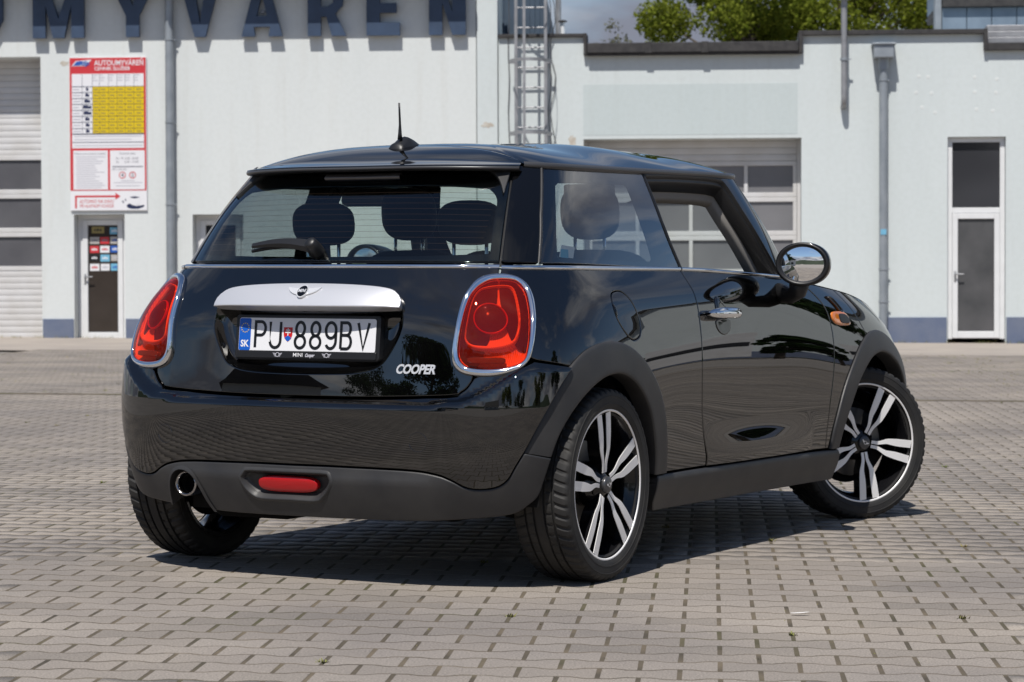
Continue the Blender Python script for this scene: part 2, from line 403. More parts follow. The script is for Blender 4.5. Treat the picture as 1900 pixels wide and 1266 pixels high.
M['pvc'] = mat('white_pvc', (0.72, 0.73, 0.74), 0.4, noise=0.06, nscale=5)
M['pvc_door'] = mat('white_lacquered_steel', (0.60, 0.60, 0.61), 0.5, color2=(0.53, 0.52, 0.51), nscale=2.5)
M['rubber'] = mat('grey_seal', (0.06, 0.06, 0.065), 0.7)
M['dark_glass'] = mat('dark_window_glass', (0.035, 0.036, 0.042), 0.06, spec=0.5)
M['smoke_pane'] = mat('scratched_acrylic_pane', (0.115, 0.115, 0.125), 0.22, spec=0.4, color2=(0.085, 0.085, 0.095), nscale=1.3)
M['grey_pane'] = mat('grey_acrylic_pane', (0.19, 0.19, 0.20), 0.3, color2=(0.15, 0.15, 0.16), nscale=1.2)
M['zinc'] = mat('zinc_sheet', (0.33, 0.36, 0.39), 0.45, metal=0.35, color2=(0.25, 0.28, 0.31), nscale=4)
M['galv'] = mat('galvanised_steel', (0.34, 0.345, 0.36), 0.5, metal=0.4, color2=(0.25, 0.255, 0.27), nscale=7)
M['bitumen'] = mat('dark_slate_flashing', (0.028, 0.027, 0.029), 0.85, color2=(0.05, 0.048, 0.048), nscale=9)
M['navy'] = mat('navy_letter_paint', (0.040, 0.068, 0.125), 0.5, noise=0.25, nscale=4)
M['navy_clad'] = mat('dark_blue_cladding', (0.055, 0.085, 0.125), 0.6, noise=0.15, nscale=2)
M['bluegrey'] = mat('blue_grey_sheet_metal', (0.20, 0.26, 0.33), 0.55, metal=0.2, color2=(0.15, 0.20, 0.26), nscale=3)
M['pr_red'] = mat('print_red', (0.55, 0.035, 0.045), 0.45); M['pr_white'] = mat('print_white', (0.74, 0.74, 0.77), 0.45)
M['pr_yellow'] = mat('print_yellow', (0.66, 0.48, 0.004), 0.45); M['pr_grey'] = mat('print_grey', (0.22, 0.22, 0.26), 0.6); M['pr_lgrey'] = mat('print_light_grey', (0.45, 0.45, 0.50), 0.6)
M['pr_navy'] = mat('print_navy', (0.012, 0.02, 0.07), 0.5); M['pr_blue'] = mat('print_blue', (0.02, 0.10, 0.42), 0.45); M['pr_sky'] = mat('print_sky', (0.16, 0.42, 0.60), 0.45)
M['pr_gold'] = mat('print_gold', (0.28, 0.22, 0.07), 0.45); M['pr_black'] = mat('print_black', (0.008, 0.008, 0.01), 0.4); M['pr_silver'] = mat('print_silver', (0.42, 0.40, 0.38), 0.4)

# ---- yard: pavers
def paver_mat(name, per_island):
    m = bpy.data.materials.new(name); m.use_nodes = True; t = m.node_tree; b = t.nodes['Principled BSDF']; b.inputs['Roughness'].default_value = 0.88; b.inputs['Specular IOR Level'].default_value = 0.3
    g = t.nodes.new('ShaderNodeNewGeometry')
    if per_island: rnd = g.outputs['Random Per Island']
    else: rnd = t.nodes.new('ShaderNodeObjectInfo').outputs['Random']
    r = t.nodes.new('ShaderNodeValToRGB'); e = r.color_ramp.elements
    e[0].position = 0.07; e[0].color = (0.273, 0.245, 0.215, 1); e[1].position = 1.0; e[1].color = (0.325, 0.292, 0.258, 1)
    k = e.new(0.5); k.color = (0.301, 0.269, 0.237, 1)
    k2 = e.new(0.0); k2.color = (0.245, 0.220, 0.193, 1); k3 = e.new(0.06); k3.color = (0.258, 0.232, 0.204, 1)
    t.links.new(rnd, r.inputs[0])
    n = t.nodes.new('ShaderNodeTexNoise'); n.inputs['Scale'].default_value = 0.8; n.inputs['Detail'].default_value = 5; t.links.new(g.outputs['Position'], n.inputs['Vector'])
    r2 = t.nodes.new('ShaderNodeValToRGB'); r2.color_ramp.elements[0].position = 0.35; r2.color_ramp.elements[0].color = (0.74, 0.74, 0.76, 1); r2.color_ramp.elements[1].position = 0.65; r2.color_ramp.elements[1].color = (1.05, 1.03, 1.0, 1); t.links.new(n.outputs['Fac'], r2.inputs[0])
    mx = t.nodes.new('ShaderNodeMix'); mx.data_type = 'RGBA'; mx.blend_type = 'MULTIPLY'; mx.inputs[0].default_value = 1; t.links.new(r.outputs[0], mx.inputs[6]); t.links.new(r2.outputs[0], mx.inputs[7])
    n2 = t.nodes.new('ShaderNodeTexNoise'); n2.inputs['Scale'].default_value = 170; n2.inputs['Detail'].default_value = 3; t.links.new(g.outputs['Position'], n2.inputs['Vector'])
    r3 = t.nodes.new('ShaderNodeValToRGB'); r3.color_ramp.elements[0].position = 0.3; r3.color_ramp.elements[0].color = (0.62, 0.62, 0.63, 1); r3.color_ramp.elements[1].position = 0.72; r3.color_ramp.elements[1].color = (1.22, 1.22, 1.22, 1); t.links.new(n2.outputs['Fac'], r3.inputs[0])
    mx2 = t.nodes.new('ShaderNodeMix'); mx2.data_type = 'RGBA'; mx2.blend_type = 'MULTIPLY'; mx2.inputs[0].default_value = 1; t.links.new(mx.outputs[2], mx2.inputs[6]); t.links.new(r3.outputs[0], mx2.inputs[7])
    n4 = t.nodes.new('ShaderNodeTexNoise'); n4.inputs['Scale'].default_value = 9; n4.inputs['Detail'].default_value = 6; n4.inputs['Roughness'].default_value = 0.7; t.links.new(g.outputs['Position'], n4.inputs['Vector'])
    r4 = t.nodes.new('ShaderNodeValToRGB'); r4.color_ramp.elements[0].position = 0.62; r4.color_ramp.elements[0].color = (0, 0, 0, 1); r4.color_ramp.elements[1].position = 0.8; r4.color_ramp.elements[1].color = (0.45, 0.45, 0.45, 1); t.links.new(n4.outputs['Fac'], r4.inputs[0])
    mx3 = t.nodes.new('ShaderNodeMix'); mx3.data_type = 'RGBA'; t.links.new(r4.outputs[0], mx3.inputs[0]); t.links.new(mx2.outputs[2], mx3.inputs[6]); mx3.inputs[7].default_value = (0.20, 0.18, 0.16, 1)
    t.links.new(mx3.outputs[2], b.inputs['Base Color'])
    bp = t.nodes.new('ShaderNodeBump'); bp.inputs['Strength'].default_value = 0.35; bp.inputs['Distance'].default_value = 0.002; t.links.new(n2.outputs['Fac'], bp.inputs['Height']); t.links.new(bp.outputs[0], b.inputs['Normal'])
    return m
M['paver_one'] = paver_mat('concrete_paver', False); M['paver_many'] = paver_mat('concrete_paver_field', True)
def joint_mat():
    m = mat('sandy_mossy_joint', (0.145, 0.115, 0.078), 0.95, color2=(0.058, 0.048, 0.034), nscale=5, bump=0.6, bscale=300, bdist=0.004, detail=8)
    t = m.node_tree; b = t.nodes['Principled BSDF']; src = b.inputs['Base Color'].links[0].from_socket
    g = [n for n in t.nodes if n.type == 'NEW_GEOMETRY'][0]
    n = t.nodes.new('ShaderNodeTexNoise'); n.inputs['Scale'].default_value = 1.7; n.inputs['Detail'].default_value = 6; t.links.new(g.outputs['Position'], n.inputs['Vector'])
    r = t.nodes.new('ShaderNodeValToRGB'); r.color_ramp.elements[0].position = 0.52; r.color_ramp.elements[0].color = (0, 0, 0, 1); r.color_ramp.elements[1].position = 0.7; r.color_ramp.elements[1].color = (0.7, 0.7, 0.7, 1); t.links.new(n.outputs['Fac'], r.inputs[0])
    mx = t.nodes.new('ShaderNodeMix'); mx.data_type = 'RGBA'; t.links.new(r.outputs[0], mx.inputs[0]); t.links.new(src, mx.inputs[6]); mx.inputs[7].default_value = (0.060, 0.062, 0.018, 1)
    t.links.new(mx.outputs[2], b.inputs['Base Color']); return m
M['joint'] = joint_mat()

ground = mesh_obj('ground', [(-500, -400, -0.03), (500, -400, -0.03), (500, 900, -0.03), (-500, 900, -0.03)], [(0, 1, 2, 3)], mat('yard_ground', (0.27, 0.245, 0.22), 0.95, color2=(0.22, 0.20, 0.18), nscale=0.5, bump=0.3, bscale=20))
tag(ground, kind='structure')
SEAM = 20.6
def quad(name, x0, x1, y0, y1, z, m):
    pts = [E1 * x0 + E2 * y0, E1 * x1 + E2 * y0, E1 * x1 + E2 * y1, E1 * x0 + E2 * y1]
    return mesh_obj(name, [(p.x, p.y, z) for p in pts], [(0, 1, 2, 3)], m)
pave = tag(quad('paved_yard', -9.1, 14.1, -5.6, 33.6, -0.0004, M['joint']), kind='structure')

PL, PR = 0.200, 0.139                                  # stone length, course pitch
def stone_outline(k5):
    xs = [-0.0965, -0.066, -0.032, 0.032, 0.066, 0.0965] if k5 == 6 else [-0.0965, -0.055, 0.0, 0.055, 0.0965]
    def w(x): a = abs(x); return 0.0135 * (1 if a > 0.068 else -1 if a < 0.026 else (a - 0.047) / 0.021)
    h = PR / 2 - 0.0048
    top = [(x, h + w(x)) for x in xs]; bot = [(x, -h - w(x)) for x in xs[::-1]]
    return np.array(bot[::-1] + top[::-1])
def stone_mesh(ol, depth, rings):
    """verts, faces: cap, chamfer and (optionally) side"""
    n = len(ol); cen = ol.mean(0)
    cap = inset(ol, 0.003); V = [(x, y, 0.0) for x, y in cap] + [(x, y, -0.0026) for x, y in ol]; Fc = [tuple(range(n))] + [(i, i + n, (i + 1) % n + n, (i + 1) % n) for i in range(n)]
    if rings == 2:
        V += [(x, y, -depth) for x, y in ol]; Fc += [(i + n, i + 2 * n, (i + 1) % n + 2 * n, (i + 1) % n + n) for i in range(n)]
    return np.array(V), Fc
OL5 = stone_outline(6)
sv, sf = stone_mesh(OL5, 0.03, 1); sv[sv[:, 2] < -0.001, 2] = -0.02
near_mesh = bpy.data.meshes.new('paving_stone'); near_mesh.from_pydata([tuple(v) for v in sv], [], sf); near_mesh.materials.append(M['paver_one'])
fv, ff = stone_mesh(OL5, 0.02, 1); fv[fv[:, 2] < -0.001, 2] = -0.0125
ol4 = np.array([(-0.0965, -PR / 2 + .004), (0.0965, -PR / 2 + .004), (0.0965, PR / 2 - .004), (-0.0965, PR / 2 - .004)])
qv, qf = stone_mesh(ol4, 0.02, 1); qv[qv[:, 2] < -0.001, 2] = -0.0125
cells = []
for j in range(int(-5.5 / PR), int(SEAM / PR)):
    for i in range(int(-9.0 / PL), int(14.0 / PL)):
        cells.append(((i + (0.5 if j % 2 else 0.0)) * PL + 0.03, (j + 0.5) * PR))
cells = np.array(cells); wx = cells[:, 0] * E1.x + cells[:, 1] * E2.x; wy = cells[:, 0] * E1.y + cells[:, 1] * E2.y
keep = np.ones(len(cells), bool)
cells = cells[keep]; wx = wx[keep]; wy = wy[keep]
infr = (wy > 4.0) & (np.abs(wx) < 0.2034 * wy + 0.05) & (CAM.z / np.maximum(wy, .1) < 0.1615)
order = np.argsort(np.where(infr, wy, 1e9)); chosen = set(order[:300].tolist())
first = None
for k in order[:300]:
    o = bpy.data.objects.new('paving_stone', near_mesh); COL.objects.link(o)
    o.parent = pave; o.location = (wx[k], wy[k], float(abs(RNG.normal(0, 0.0003)))); o.rotation_euler = (float(RNG.normal(0, 0.002)), float(RNG.normal(0, 0.0015)), -TH + float(RNG.normal(0, 0.006)) + (math.pi if RNG.random() < .5 else 0))
rest = np.array([k for k in range(len(cells)) if k not in chosen])
def stone_field(name, cs, V, Fc, lift=0.0):
    n = len(cs); a = RNG.normal(0, 0.006, n) - TH; ca, sa = np.cos(a), np.sin(a)
    X = V[None, :, 0] * ca[:, None] - V[None, :, 1] * sa[:, None]; Y = V[None, :, 0] * sa[:, None] + V[None, :, 1] * ca[:, None]
    W = cs[:, 0] * E1.x + cs[:, 1] * E2.x; H = cs[:, 0] * E1.y + cs[:, 1] * E2.y
    Z = V[None, :, 2] + np.abs(RNG.normal(0, 0.0003, n))[:, None] + lift + X * RNG.normal(0, 0.0015, n)[:, None] + Y * RNG.normal(0, 0.002, n)[:, None]
    P = np.stack([X + W[:, None], Y + H[:, None], Z], 2).reshape(-1, 3); m = len(V)
    me = bpy.data.meshes.new(name)
    lens = np.array([len(f) for f in Fc]); flat = np.concatenate([np.array(f) for f in Fc])
    me.vertices.add(len(P)); me.vertices.foreach_set('co', P.ravel())
    loops = (flat[None, :] + (np.arange(n) * m)[:, None]).ravel(); me.loops.add(len(loops)); me.loops.foreach_set('vertex_index', loops)
    tot = np.tile(lens, n); start = np.r_[0, np.cumsum(tot)[:-1]]; me.polygons.add(len(tot)); me.polygons.foreach_set('loop_start', start); me.polygons.foreach_set('loop_total', tot)
    me.update(calc_edges=True); me.validate(); me.materials.append(M['paver_many'])
    o = bpy.data.objects.new(name, me); COL.objects.link(o); o.parent = pave; o['kind'] = 'stuff'; return o
stone_field('paving_stones', cells[rest], fv, ff)
c2 = []
for j in range(int((33.4 - SEAM) / PR)):
    y = SEAM + 0.25 + (j + .5) * PR
    for i in range(int(-9.0 / PL), int(14.0 / PL)): c2.append(((i + (0.5 if j % 2 else 0)) * PL, y))
stone_field('far_paving_stones', np.array(c2), qv, qf)
# drain channel across the yard and concrete apron in front of the building
mb = MB()
for k, (a, b) in enumerate([(-12, -6), (-6, 0), (0, 6), (6, 12)]):
    p = [E1 * (a + .004) + E2 * (SEAM + 0.02), E1 * (b - .004) + E2 * (SEAM + 0.02), E1 * (b - .004) + E2 * (SEAM + 0.22), E1 * (a + .004) + E2 * (SEAM + 0.22)]
    mb.add([(q.x, q.y, -0.02) for q in p] + [(q.x, q.y, -0.004) for q in p], [(4, 5, 6, 7), (0, 1, 5, 4), (1, 2, 6, 5), (2, 3, 7, 6), (3, 0, 4, 7)])
o = mb.build('drain_channel', mat('concrete_drain_edge', (0.25, 0.225, 0.20), 0.9, color2=(0.19, 0.17, 0.15), nscale=4)); tag(o, kind='structure')
apron = tag(quad('concrete_apron', -20, 22, 33.3, 41.2, -0.004, mat('concrete_apron', (0.36, 0.315, 0.27), 0.9, color2=(0.29, 0.255, 0.225), nscale=1.1, bump=.3, bscale=30)), kind='structure')
# damp patch on the apron by the glazed door
pt = [(math.cos(a) * (2.2 + .3 * math.sin(3 * a)), math.sin(a) * (0.85 + .15 * math.cos(5 * a))) for a in np.linspace(0, 2 * math.pi, 40, endpoint=False)]
o = mesh_obj('damp_patch', [((E1 * (8.3 + x) + E2 * (35.9 + y)).x, (E1 * (8.3 + x) + E2 * (35.9 + y)).y, 0.0005) for x, y in pt], [tuple(range(40))], mat('damp_concrete', (0.15, 0.135, 0.125), 0.45, color2=(0.24, 0.21, 0.19), nscale=2.2, detail=7)); tag(o, kind='structure')

# ---- weeds in the joints (one growth nobody could count) and a feather
wv, wf = [], []
def tuft(x, y, n, h, s):
    for q in range(n):
        a = RNG.uniform(0, 6.28); l = h * RNG.uniform(.5, 1.1); w = 0.0016 * RNG.uniform(.8, 1.6); lean = RNG.uniform(.3, 1.1)
        bx, by = x + RNG.normal(0, s), y + RNG.normal(0, s * .6); d = np.array([math.cos(a), math.sin(a)]); pr_ = np.array([-d[1], d[0]]) * w
        k = len(wv)
        for t_, ww in ((0, 1), (.5, 1.2), (1, .1)):
            c = np.array([bx, by]) + d * lean * l * t_ ** 1.5; z = -0.006 + l * t_ * (1 - .25 * t_)
            wv.append((c[0] - pr_[0] * ww, c[1] - pr_[1] * ww, z)); wv.append((c[0] + pr_[0] * ww, c[1] + pr_[1] * ww, z))
        wf.extend([(k, k + 1, k + 3, k + 2), (k + 2, k + 3, k + 5, k + 4)])
vis_cells = cells[infr]
pick = RNG.choice(len(vis_cells), 900, replace=False)
for k in pick:
    cx, cy = vis_cells[k]; cx += PL / 2; p = E1 * cx + E2 * (cy + RNG.uniform(-.06, .06))
    big = RNG.random() < 0.05
    tuft(p.x, p.y, 16 if big else 5, 0.024 if big else 0.010, 0.007)
for k in RNG.choice(len(c2), 2600, replace=False):
    cx, cy = c2[k]; p = E1 * (cx + PL / 2) + E2 * cy
    if cx > 2.5 or RNG.random() < .25: tuft(p.x, p.y, 5, 0.035, 0.03)
for k in range(150):
    p = E1 * RNG.uniform(-9, 10) + E2 * 0; q_ = Vector((0, D0, 0)) + E1 * RNG.uniform(-9, 9) - E2 * RNG.uniform(.03, .10); tuft(q_.x, q_.y, 7, 0.07, 0.03)
weeds = mesh_obj('weeds', wv, wf, mat('weed_leaf', (0.15, 0.19, 0.04), 0.7, color2=(0.22, 0.17, 0.06), nscale=3)); tag(weeds, 'small green and dry weeds growing in the paving joints', 'weeds', kind='stuff')
fe = MB(); L_ = 0.055
prof = [(-.5, .05), (-.42, .12), (-.2, .17), (.1, .18), (.35, .12), (.5, .02)]
fe.add([(x * L_, y * L_ * .8, 0.0035 + .006 * (1 - (2 * y) ** 2) + .004 * x) for x, w in prof for y in (-w, 0, w)], [(i * 3 + j, i * 3 + 3 + j, i * 3 + 4 + j, i * 3 + 1 + j) for i in range(5) for j in range(2)])
fo = fe.build('feather', mat('white_down', (0.75, 0.74, 0.72), 0.8), smooth=True)
fd = 4671 * .9695 / (1143 - 520); fo.location = ((1488 - 950) / 4671 * fd, fd, 0.001); fo.rotation_euler = (0, 0, -.05); tag(fo, 'small white feather lying on the paving in front of the car', 'feather')

# ---- the wash hall (left, white) --------------------------------------------------------------
XL, XR = fx(-260), fx(884)
ZT = 5.75
hall = fthing('car_wash_hall', 0, 0, 'white rendered car wash hall with big blue letters, left of the ladder', 'building')
def rect(px0, px1, py0, py1):
    return [(fx(px0, py0), fz(py1, px0)), (fx(px1, py0), fz(py1, px1)), (fx(px1, py0), fz(py0, px1)), (fx(px0, py0), fz(py0, px0))]
def lrect(x0, x1, z0, z1): return [(x0, z0), (x1, z0), (x1, z1), (x0, z1)]
def R_(px0, px1, py0, py1):
    """level rectangle in facade metres from its sighted edges"""
    pm = (py0 + py1) / 2; xm = (px0 + px1) / 2
    return (fx(px0, pm), fx(px1, pm), fz(py1, xm), fz(py0, xm))
gL = R_(-210, 77, 107, 632); dL = R_(138, 232, 398, 632); d2 = R_(358, 452, 398, 632)
def op(r): return lrect(r[0], r[1], -0.2, r[3])
wall = cross_flat('wall', lrect(XL, XR, -0.2, ZT), [[(gL[0], -0.18), (gL[1], -0.18), (gL[1], gL[3]), (gL[0], gL[3])], [(dL[0], -0.18), (dL[1], -0.18), (dL[1], dL[3]), (dL[0], dL[3])], [(d2[0], -0.18), (d2[1], -0.18), (d2[1], d2[3]), (d2[0], d2[3])]], 0, M['white_wall'], None, 0.62)
fpart(wall, 'wall', None, hall)
# body behind the wall, roof and eave
fpart(MB().box(XL, XR, 3.0, 12, -0.2, ZT - .02).box(XL, XR, .63, 12, ZT - .15, ZT - .03), 'hall_body', M['white_wall'], hall)
o = MB().bbox(XL, XR - .06, -0.505, 12.2, ZT, ZT + 0.22, .02); fpart(o, 'roof_eave', M['navy_clad'], hall)
xs0, xs1 = fx(886), fx(924)
fpart(MB().box(xs0, xs1, -0.045, .9, -.2, ZT - .04), 'corner_pier', M['mint_wall'], hall)
for a, b in [(R_(77, 138, 592, 632)), (R_(232, 358, 592, 632)), R_(452, 884, 592, 632)][:0]: pass
for r in [(gL[1], dL[0]), (dL[1], d2[0]), (d2[1], XR)]:
    zt_ = fz(592, 120); fpart(MB().bbox(r[0] + .012, r[1] - .012, -0.022, 0.05, -0.15, zt_, .004), 'plinth', M['plinth'], hall)

def pvc_door(root, r, name, handle_right=False, glass=None, sill=0.04, transom=None, depth=0.16):
    """white framed glazed door in opening r=(x0,x1,z0,z1)"""
    x0, x1, z0, z1 = r[0] + .006, r[1] - .006, 0.012, r[3] - .006; y0 = depth; w = 0.075
    d = fpart(MB().box(x0, x0 + w, y0, y0 + .07, z0, z1).box(x1 - w, x1, y0, y0 + .07, z0, z1).box(x0 + w, x1 - w, y0, y0 + .07, z1 - w, z1), name, M['pvc'], root)
    zt2 = z1 - w
    if transom:
        zt2 = transom
        fpart(MB().bbox(x0 + w, x1 - w, y0, y0 + .07, zt2 - .012, zt2 + .075, .006), 'transom_bar', M['pvc'], root, d)
        fpart(MB().box(x0 + w + .002, x1 - w - .002, y0 + .03, y0 + .045, zt2 + .077, z1 - w - .002), 'pane', M['dark_glass'], root, d)
        zt2 -= .014
    a0, a1, b0, b1 = x0 + w + .004, x1 - w - .004, z0 + .01, zt2 - .004; lw = 0.085
    leaf = MB()
    for q in ((a0, a0 + lw, b0, b1), (a1 - lw, a1, b0, b1), (a0 + lw, a1 - lw, b0, b0 + lw * 1.3), (a0 + lw, a1 - lw, b1 - lw, b1)): leaf.bbox(q[0], q[1], y0 - .02, y0 + .05, q[2], q[3], .007)
    fpart(leaf, 'door_leaf', M['pvc'], root, d)
    gx0, gx1, gz0, gz1 = a0 + lw, a1 - lw, b0 + lw * 1.3, b1 - lw
    fpart(MB().box(gx0 - .004, gx1 + .004, y0 + .012, y0 + .024, gz0 - .004, gz1 + .004), 'pane', glass or M['dark_glass'], root, d)
    g = .012
    fpart(MB().box(gx0, gx0 + g, y0 + .002, y0 + .01, gz0, gz1).box(gx1 - g, gx1, y0 + .002, y0 + .01, gz0, gz1).box(gx0 + g, gx1 - g, y0 + .002, y0 + .01, gz1 - g, gz1).box(gx0 + g, gx1 - g, y0 + .002, y0 + .01, gz0, gz0 + g), 'glazing_seal', M['rubber'], root, d)
    hx = (a1 - lw / 2) if handle_right else (a0 + lw / 2); hz = 1.04; s = -1 if handle_right else 1
    fpart(MB().bbox(hx - .016, hx + .016, y0 - .03, y0 - .018, hz - .12, hz + .05, .004).tube([(hx, y0 - .03, hz), (hx, y0 - .065, hz), (hx + s * .02, y0 - .072, hz), (hx + s * .13, y0 - .07, hz)], .011, 8), 'handle', M['galv'], root, d, angle=40)
    return d, (gx0, gx1, gz0, gz1, y0)
doorL, gl = pvc_door(hall, dL, 'door', depth=.24, glass=mat('brown_tinted_glass', (0.035, 0.027, 0.022), 0.08, color2=(0.05, 0.04, 0.034), nscale=1.5))
pvc_door(hall, d2, 'door', depth=.24)
# stickers on the glazed door (flat print)
stk = [((646, 160, 738, 208), 'pr_gold', 'pr_black'), ((780, 165, 852, 215), 'pr_sky', 'pr_white'), ((633, 236, 702, 287), 'pr_silver', 'pr_grey'), ((709, 236, 775, 286), 'pr_red', 'pr_grey'), ((783, 234, 857, 286), 'pr_silver', 'pr_blue'),
       ((633, 302, 700, 353), 'pr_red', 'pr_white'), ((709, 301, 777, 352), 'pr_white', 'pr_red'), ((785, 300, 855, 350), 'pr_blue', 'pr_white'), ((633, 366, 700, 415), 'pr_black', 'pr_white'), ((711, 366, 779, 417), 'pr_sky', 'pr_white'), ((789, 366, 855, 413), 'pr_silver', 'pr_lgrey'),
       ((634, 434, 703, 486), 'pr_white', 'pr_red'), ((713, 434, 778, 484), 'pr_white', 'pr_lgrey'), ((788, 432, 857, 484), 'pr_sky', 'pr_blue')]
for (a, b, c, d_), bgm, fgm in stk:
    r = R_(a / 3.958, c / 3.958, 380 + b / 3.958, 380 + d_ / 3.958); y = gl[4]
    st = fpart(MB().box(r[0], r[1], y + .008, y + .0105, r[2], r[3]), 'sticker', M[bgm], hall, doorL)
    w, h = r[1] - r[0], r[3] - r[2]; mbx = MB()
    for q in range(3): mbx.box(r[0] + w * (.2 + .22 * q), r[0] + w * (.36 + .22 * q), y + .006, y + .0075, r[2] + h * .35, r[2] + h * (.62 + .08 * (q % 2)))
    fpart(mbx, 'sticker_print', M[fgm], hall, doorL)

def sectional_door(root, r, rows, mull_px, name, slat_h=0.102, depth=0.3, pane_mat='smoke_pane'):
    """rows: list of (py_top, py_bottom, kind) from top to bottom"""
    x0, x1 = r[0] + .01, r[1] - .01; y0 = depth; xm_px = mull_px[len(mull_px) // 2]
    d = fpart(MB().box(x0 - .008, x0 + .045, y0 - .02, y0 + .10, 0.0, r[3] - .004).box(x1 - .045, x1 + .008, y0 - .02, y0 + .10, 0.0, r[3] - .004).box(x0 + .045, x1 - .045, y0 + .05, y0 + .10, 0.0, r[3] - .004), name, M['pvc_door'], root)
    x0 += .05; x1 -= .05
    for pt_, pb, kind in rows:
        zt_, zb = fz(pt_, xm_px, y0), fz(pb, xm_px, y0)
        if kind == 's':
            n = max(1, round((zt_ - zb) / slat_h)); h = (zt_ - zb) / n
            for q in range(n): fpart(MB().bbox(x0, x1, y0 - .012, y0 + .045, zb + q * h + .0015, zb + (q + 1) * h - .0015, .005), 'slat', M['pvc_door'], root, d, angle=35)
        else:
            ms = [fx(p, 400, y0) for p in mull_px]; ms = [m_ for m_ in ms if x0 < m_ < x1]; fw = .03
            ed = [x0] + ms + [x1]; f = MB()
            f.bbox(x0, x1, y0 - .02, y0 + .045, zb + .002, zb + .075, .006).bbox(x0, x1, y0 - .02, y0 + .045, zt_ - .075, zt_ - .002, .006)
            for e_ in [x0 + fw, *ms, x1 - fw]: f.bbox(e_ - fw, e_ + fw, y0 - .019, y0 + .045, zb + .075, zt_ - .075, .005)
            fpart(f, 'window_frame', M['pvc_door'], root, d)
            for a, b in zip(ed[:-1], ed[1:]): fpart(MB().box(a + fw * .8, b - fw * .8, y0 + .012, y0 + .022, zb + .07, zt_ - .07), 'pane', M[pane_mat], root, d)
    return d
sectional_door(hall, gL, [(105, 291, 's'), (290, 361, 'w'), (361, 432, 'w'), (432, 503, 'w'), (503, 629, 's')], [-160, -60, 40][:2], 'garage_door', depth=.52)

# hanging letters along the eave
def letter_poly(ch, w, h, s):
    """outer polygon and holes of a bold sans capital, s = stroke"""
    if ch == 'M': return [(0, 0), (s, 0), (s, h * .62), (w * .39, 0), (w * .61, 0), (w - s, h * .62), (w - s, 0), (w, 0), (w, h), (w - s * 1.15, h), (w / 2, h * .36), (s * 1.15, h), (0, h)], []
    if ch == 'Y': return [(w / 2 - s / 2, 0), (w / 2 + s / 2, 0), (w / 2 + s / 2, h * .4), (w, h), (w - s * 1.15, h), (w / 2, h * .58), (s * 1.15, h), (0, h), (w / 2 - s / 2, h * .4)], []
    if ch == 'V': return [(w * .36, 0), (w * .64, 0), (w, h), (w - s * 1.05, h), (w / 2, h * .24), (s * 1.05, h), (0, h)], []
    if ch == 'A': return [(0, 0), (s * 1.05, 0), (w * .30, h * .18), (w * .70, h * .18), (w - s * 1.05, 0), (w, 0), (w * .66, h), (w * .34, h)], [[(w * .37, h * .38), (w * .63, h * .38), (w * .5, h * .78)]]
    if ch == 'R': return [(0, 0), (s, 0), (s, h * .36), (w * .5, h * .36), (w * .5, h * .36), (w - s, 0), (w + s * .1, 0), (w * .74, h * .42), (w * .93, h * .56), (w * .97, h * .74), (w * .88, h * .92), (w * .65, h), (0, h)], [[(s, h * .55), (w * .55, h * .55), (w * .68, h * .62), (w * .68, h * .74), (w * .55, h * .82), (s, h * .82)]]
    if ch == 'E': return [(0, 0), (w, 0), (w, s * .95), (s, s * .95), (s, h * .42), (w * .9, h * .42), (w * .9, h * .60), (s, h * .60), (s, h - s * .95), (w, h - s * .95), (w, h), (0, h)], []
    if ch == 'N': return [(0, 0), (s, 0), (s, h * .60), (w - s, 0), (w, 0), (w, h), (w - s, h), (w - s, h * .42), (s, h), (0, h)], []
    if ch == 'U': return [(s * .5, h * .12), (w * .3, 0), (w * .7, 0), (w - s * .5, h * .12), (w, h * .34), (w, h), (w - s, h), (w - s, h * .36), (w * .62, h * .19), (w * .38, h * .19), (s, h * .36), (s, h), (0, h)], []
sign = fthing('letter_sign', fx(400, 60), fz(68, 400), 'row of big dark blue capital letters hung under the eave of the white hall', 'sign')
for ch, p0, p1, pb in [('U', -80, 5, 72), ('M', 61, 156, 71), ('Y', 205, 287, 69), ('V', 335, 407, 69), ('A', 448, 524, 68), ('R', 571, 640, 67), ('E', 680, 742, 66), ('N', 796, 864, 65)]:
    x0 = fx(p0, 40, -.12); w = fx(p1, 40, -.12) - x0; z0 = fz(pb, (p0 + p1) / 2, -.12); h = 0.86
    poly, holes = letter_poly(ch, w, h, 0.215 if ch != 'M' else 0.21)
    lo = [(x0 + a, z0 + b) for a, b in poly]; ho = [[(x0 + a, z0 + b) for a, b in q] for q in holes]
    ob = cross_flat('letter', lo, ho, -0.135, M['navy'], None, 0.085); fpart(ob, 'letter', None, sign)
    if ch in 'AN' and p0 > 400:   # accents above
        ac = [(x0 + w * .42, z0 + h + .06), (x0 + w * .58, z0 + h + .06), (x0 + w * .78, z0 + h + .22), (x0 + w * .55, z0 + h + .22)] if ch == 'A' else [(x0 + w * .42, z0 + h + .06), (x0 + w * .58, z0 + h + .06), (x0 + w * .8, z0 + h + .22), (x0 + w * .6, z0 + h + .22), (x0 + w * .5, z0 + h + .14), (x0 + w * .4, z0 + h + .22), (x0 + w * .2, z0 + h + .22)]
        fpart(cross_flat('accent', ac, [], -0.135, M['navy'], None, 0.085), 'accent', None, sign)
    fpart(MB().box(x0 + w * .45, x0 + w * .55, -.049, 0.0, z0 + h * .44, z0 + h * .5), 'letter_bracket', M['galv'], sign)

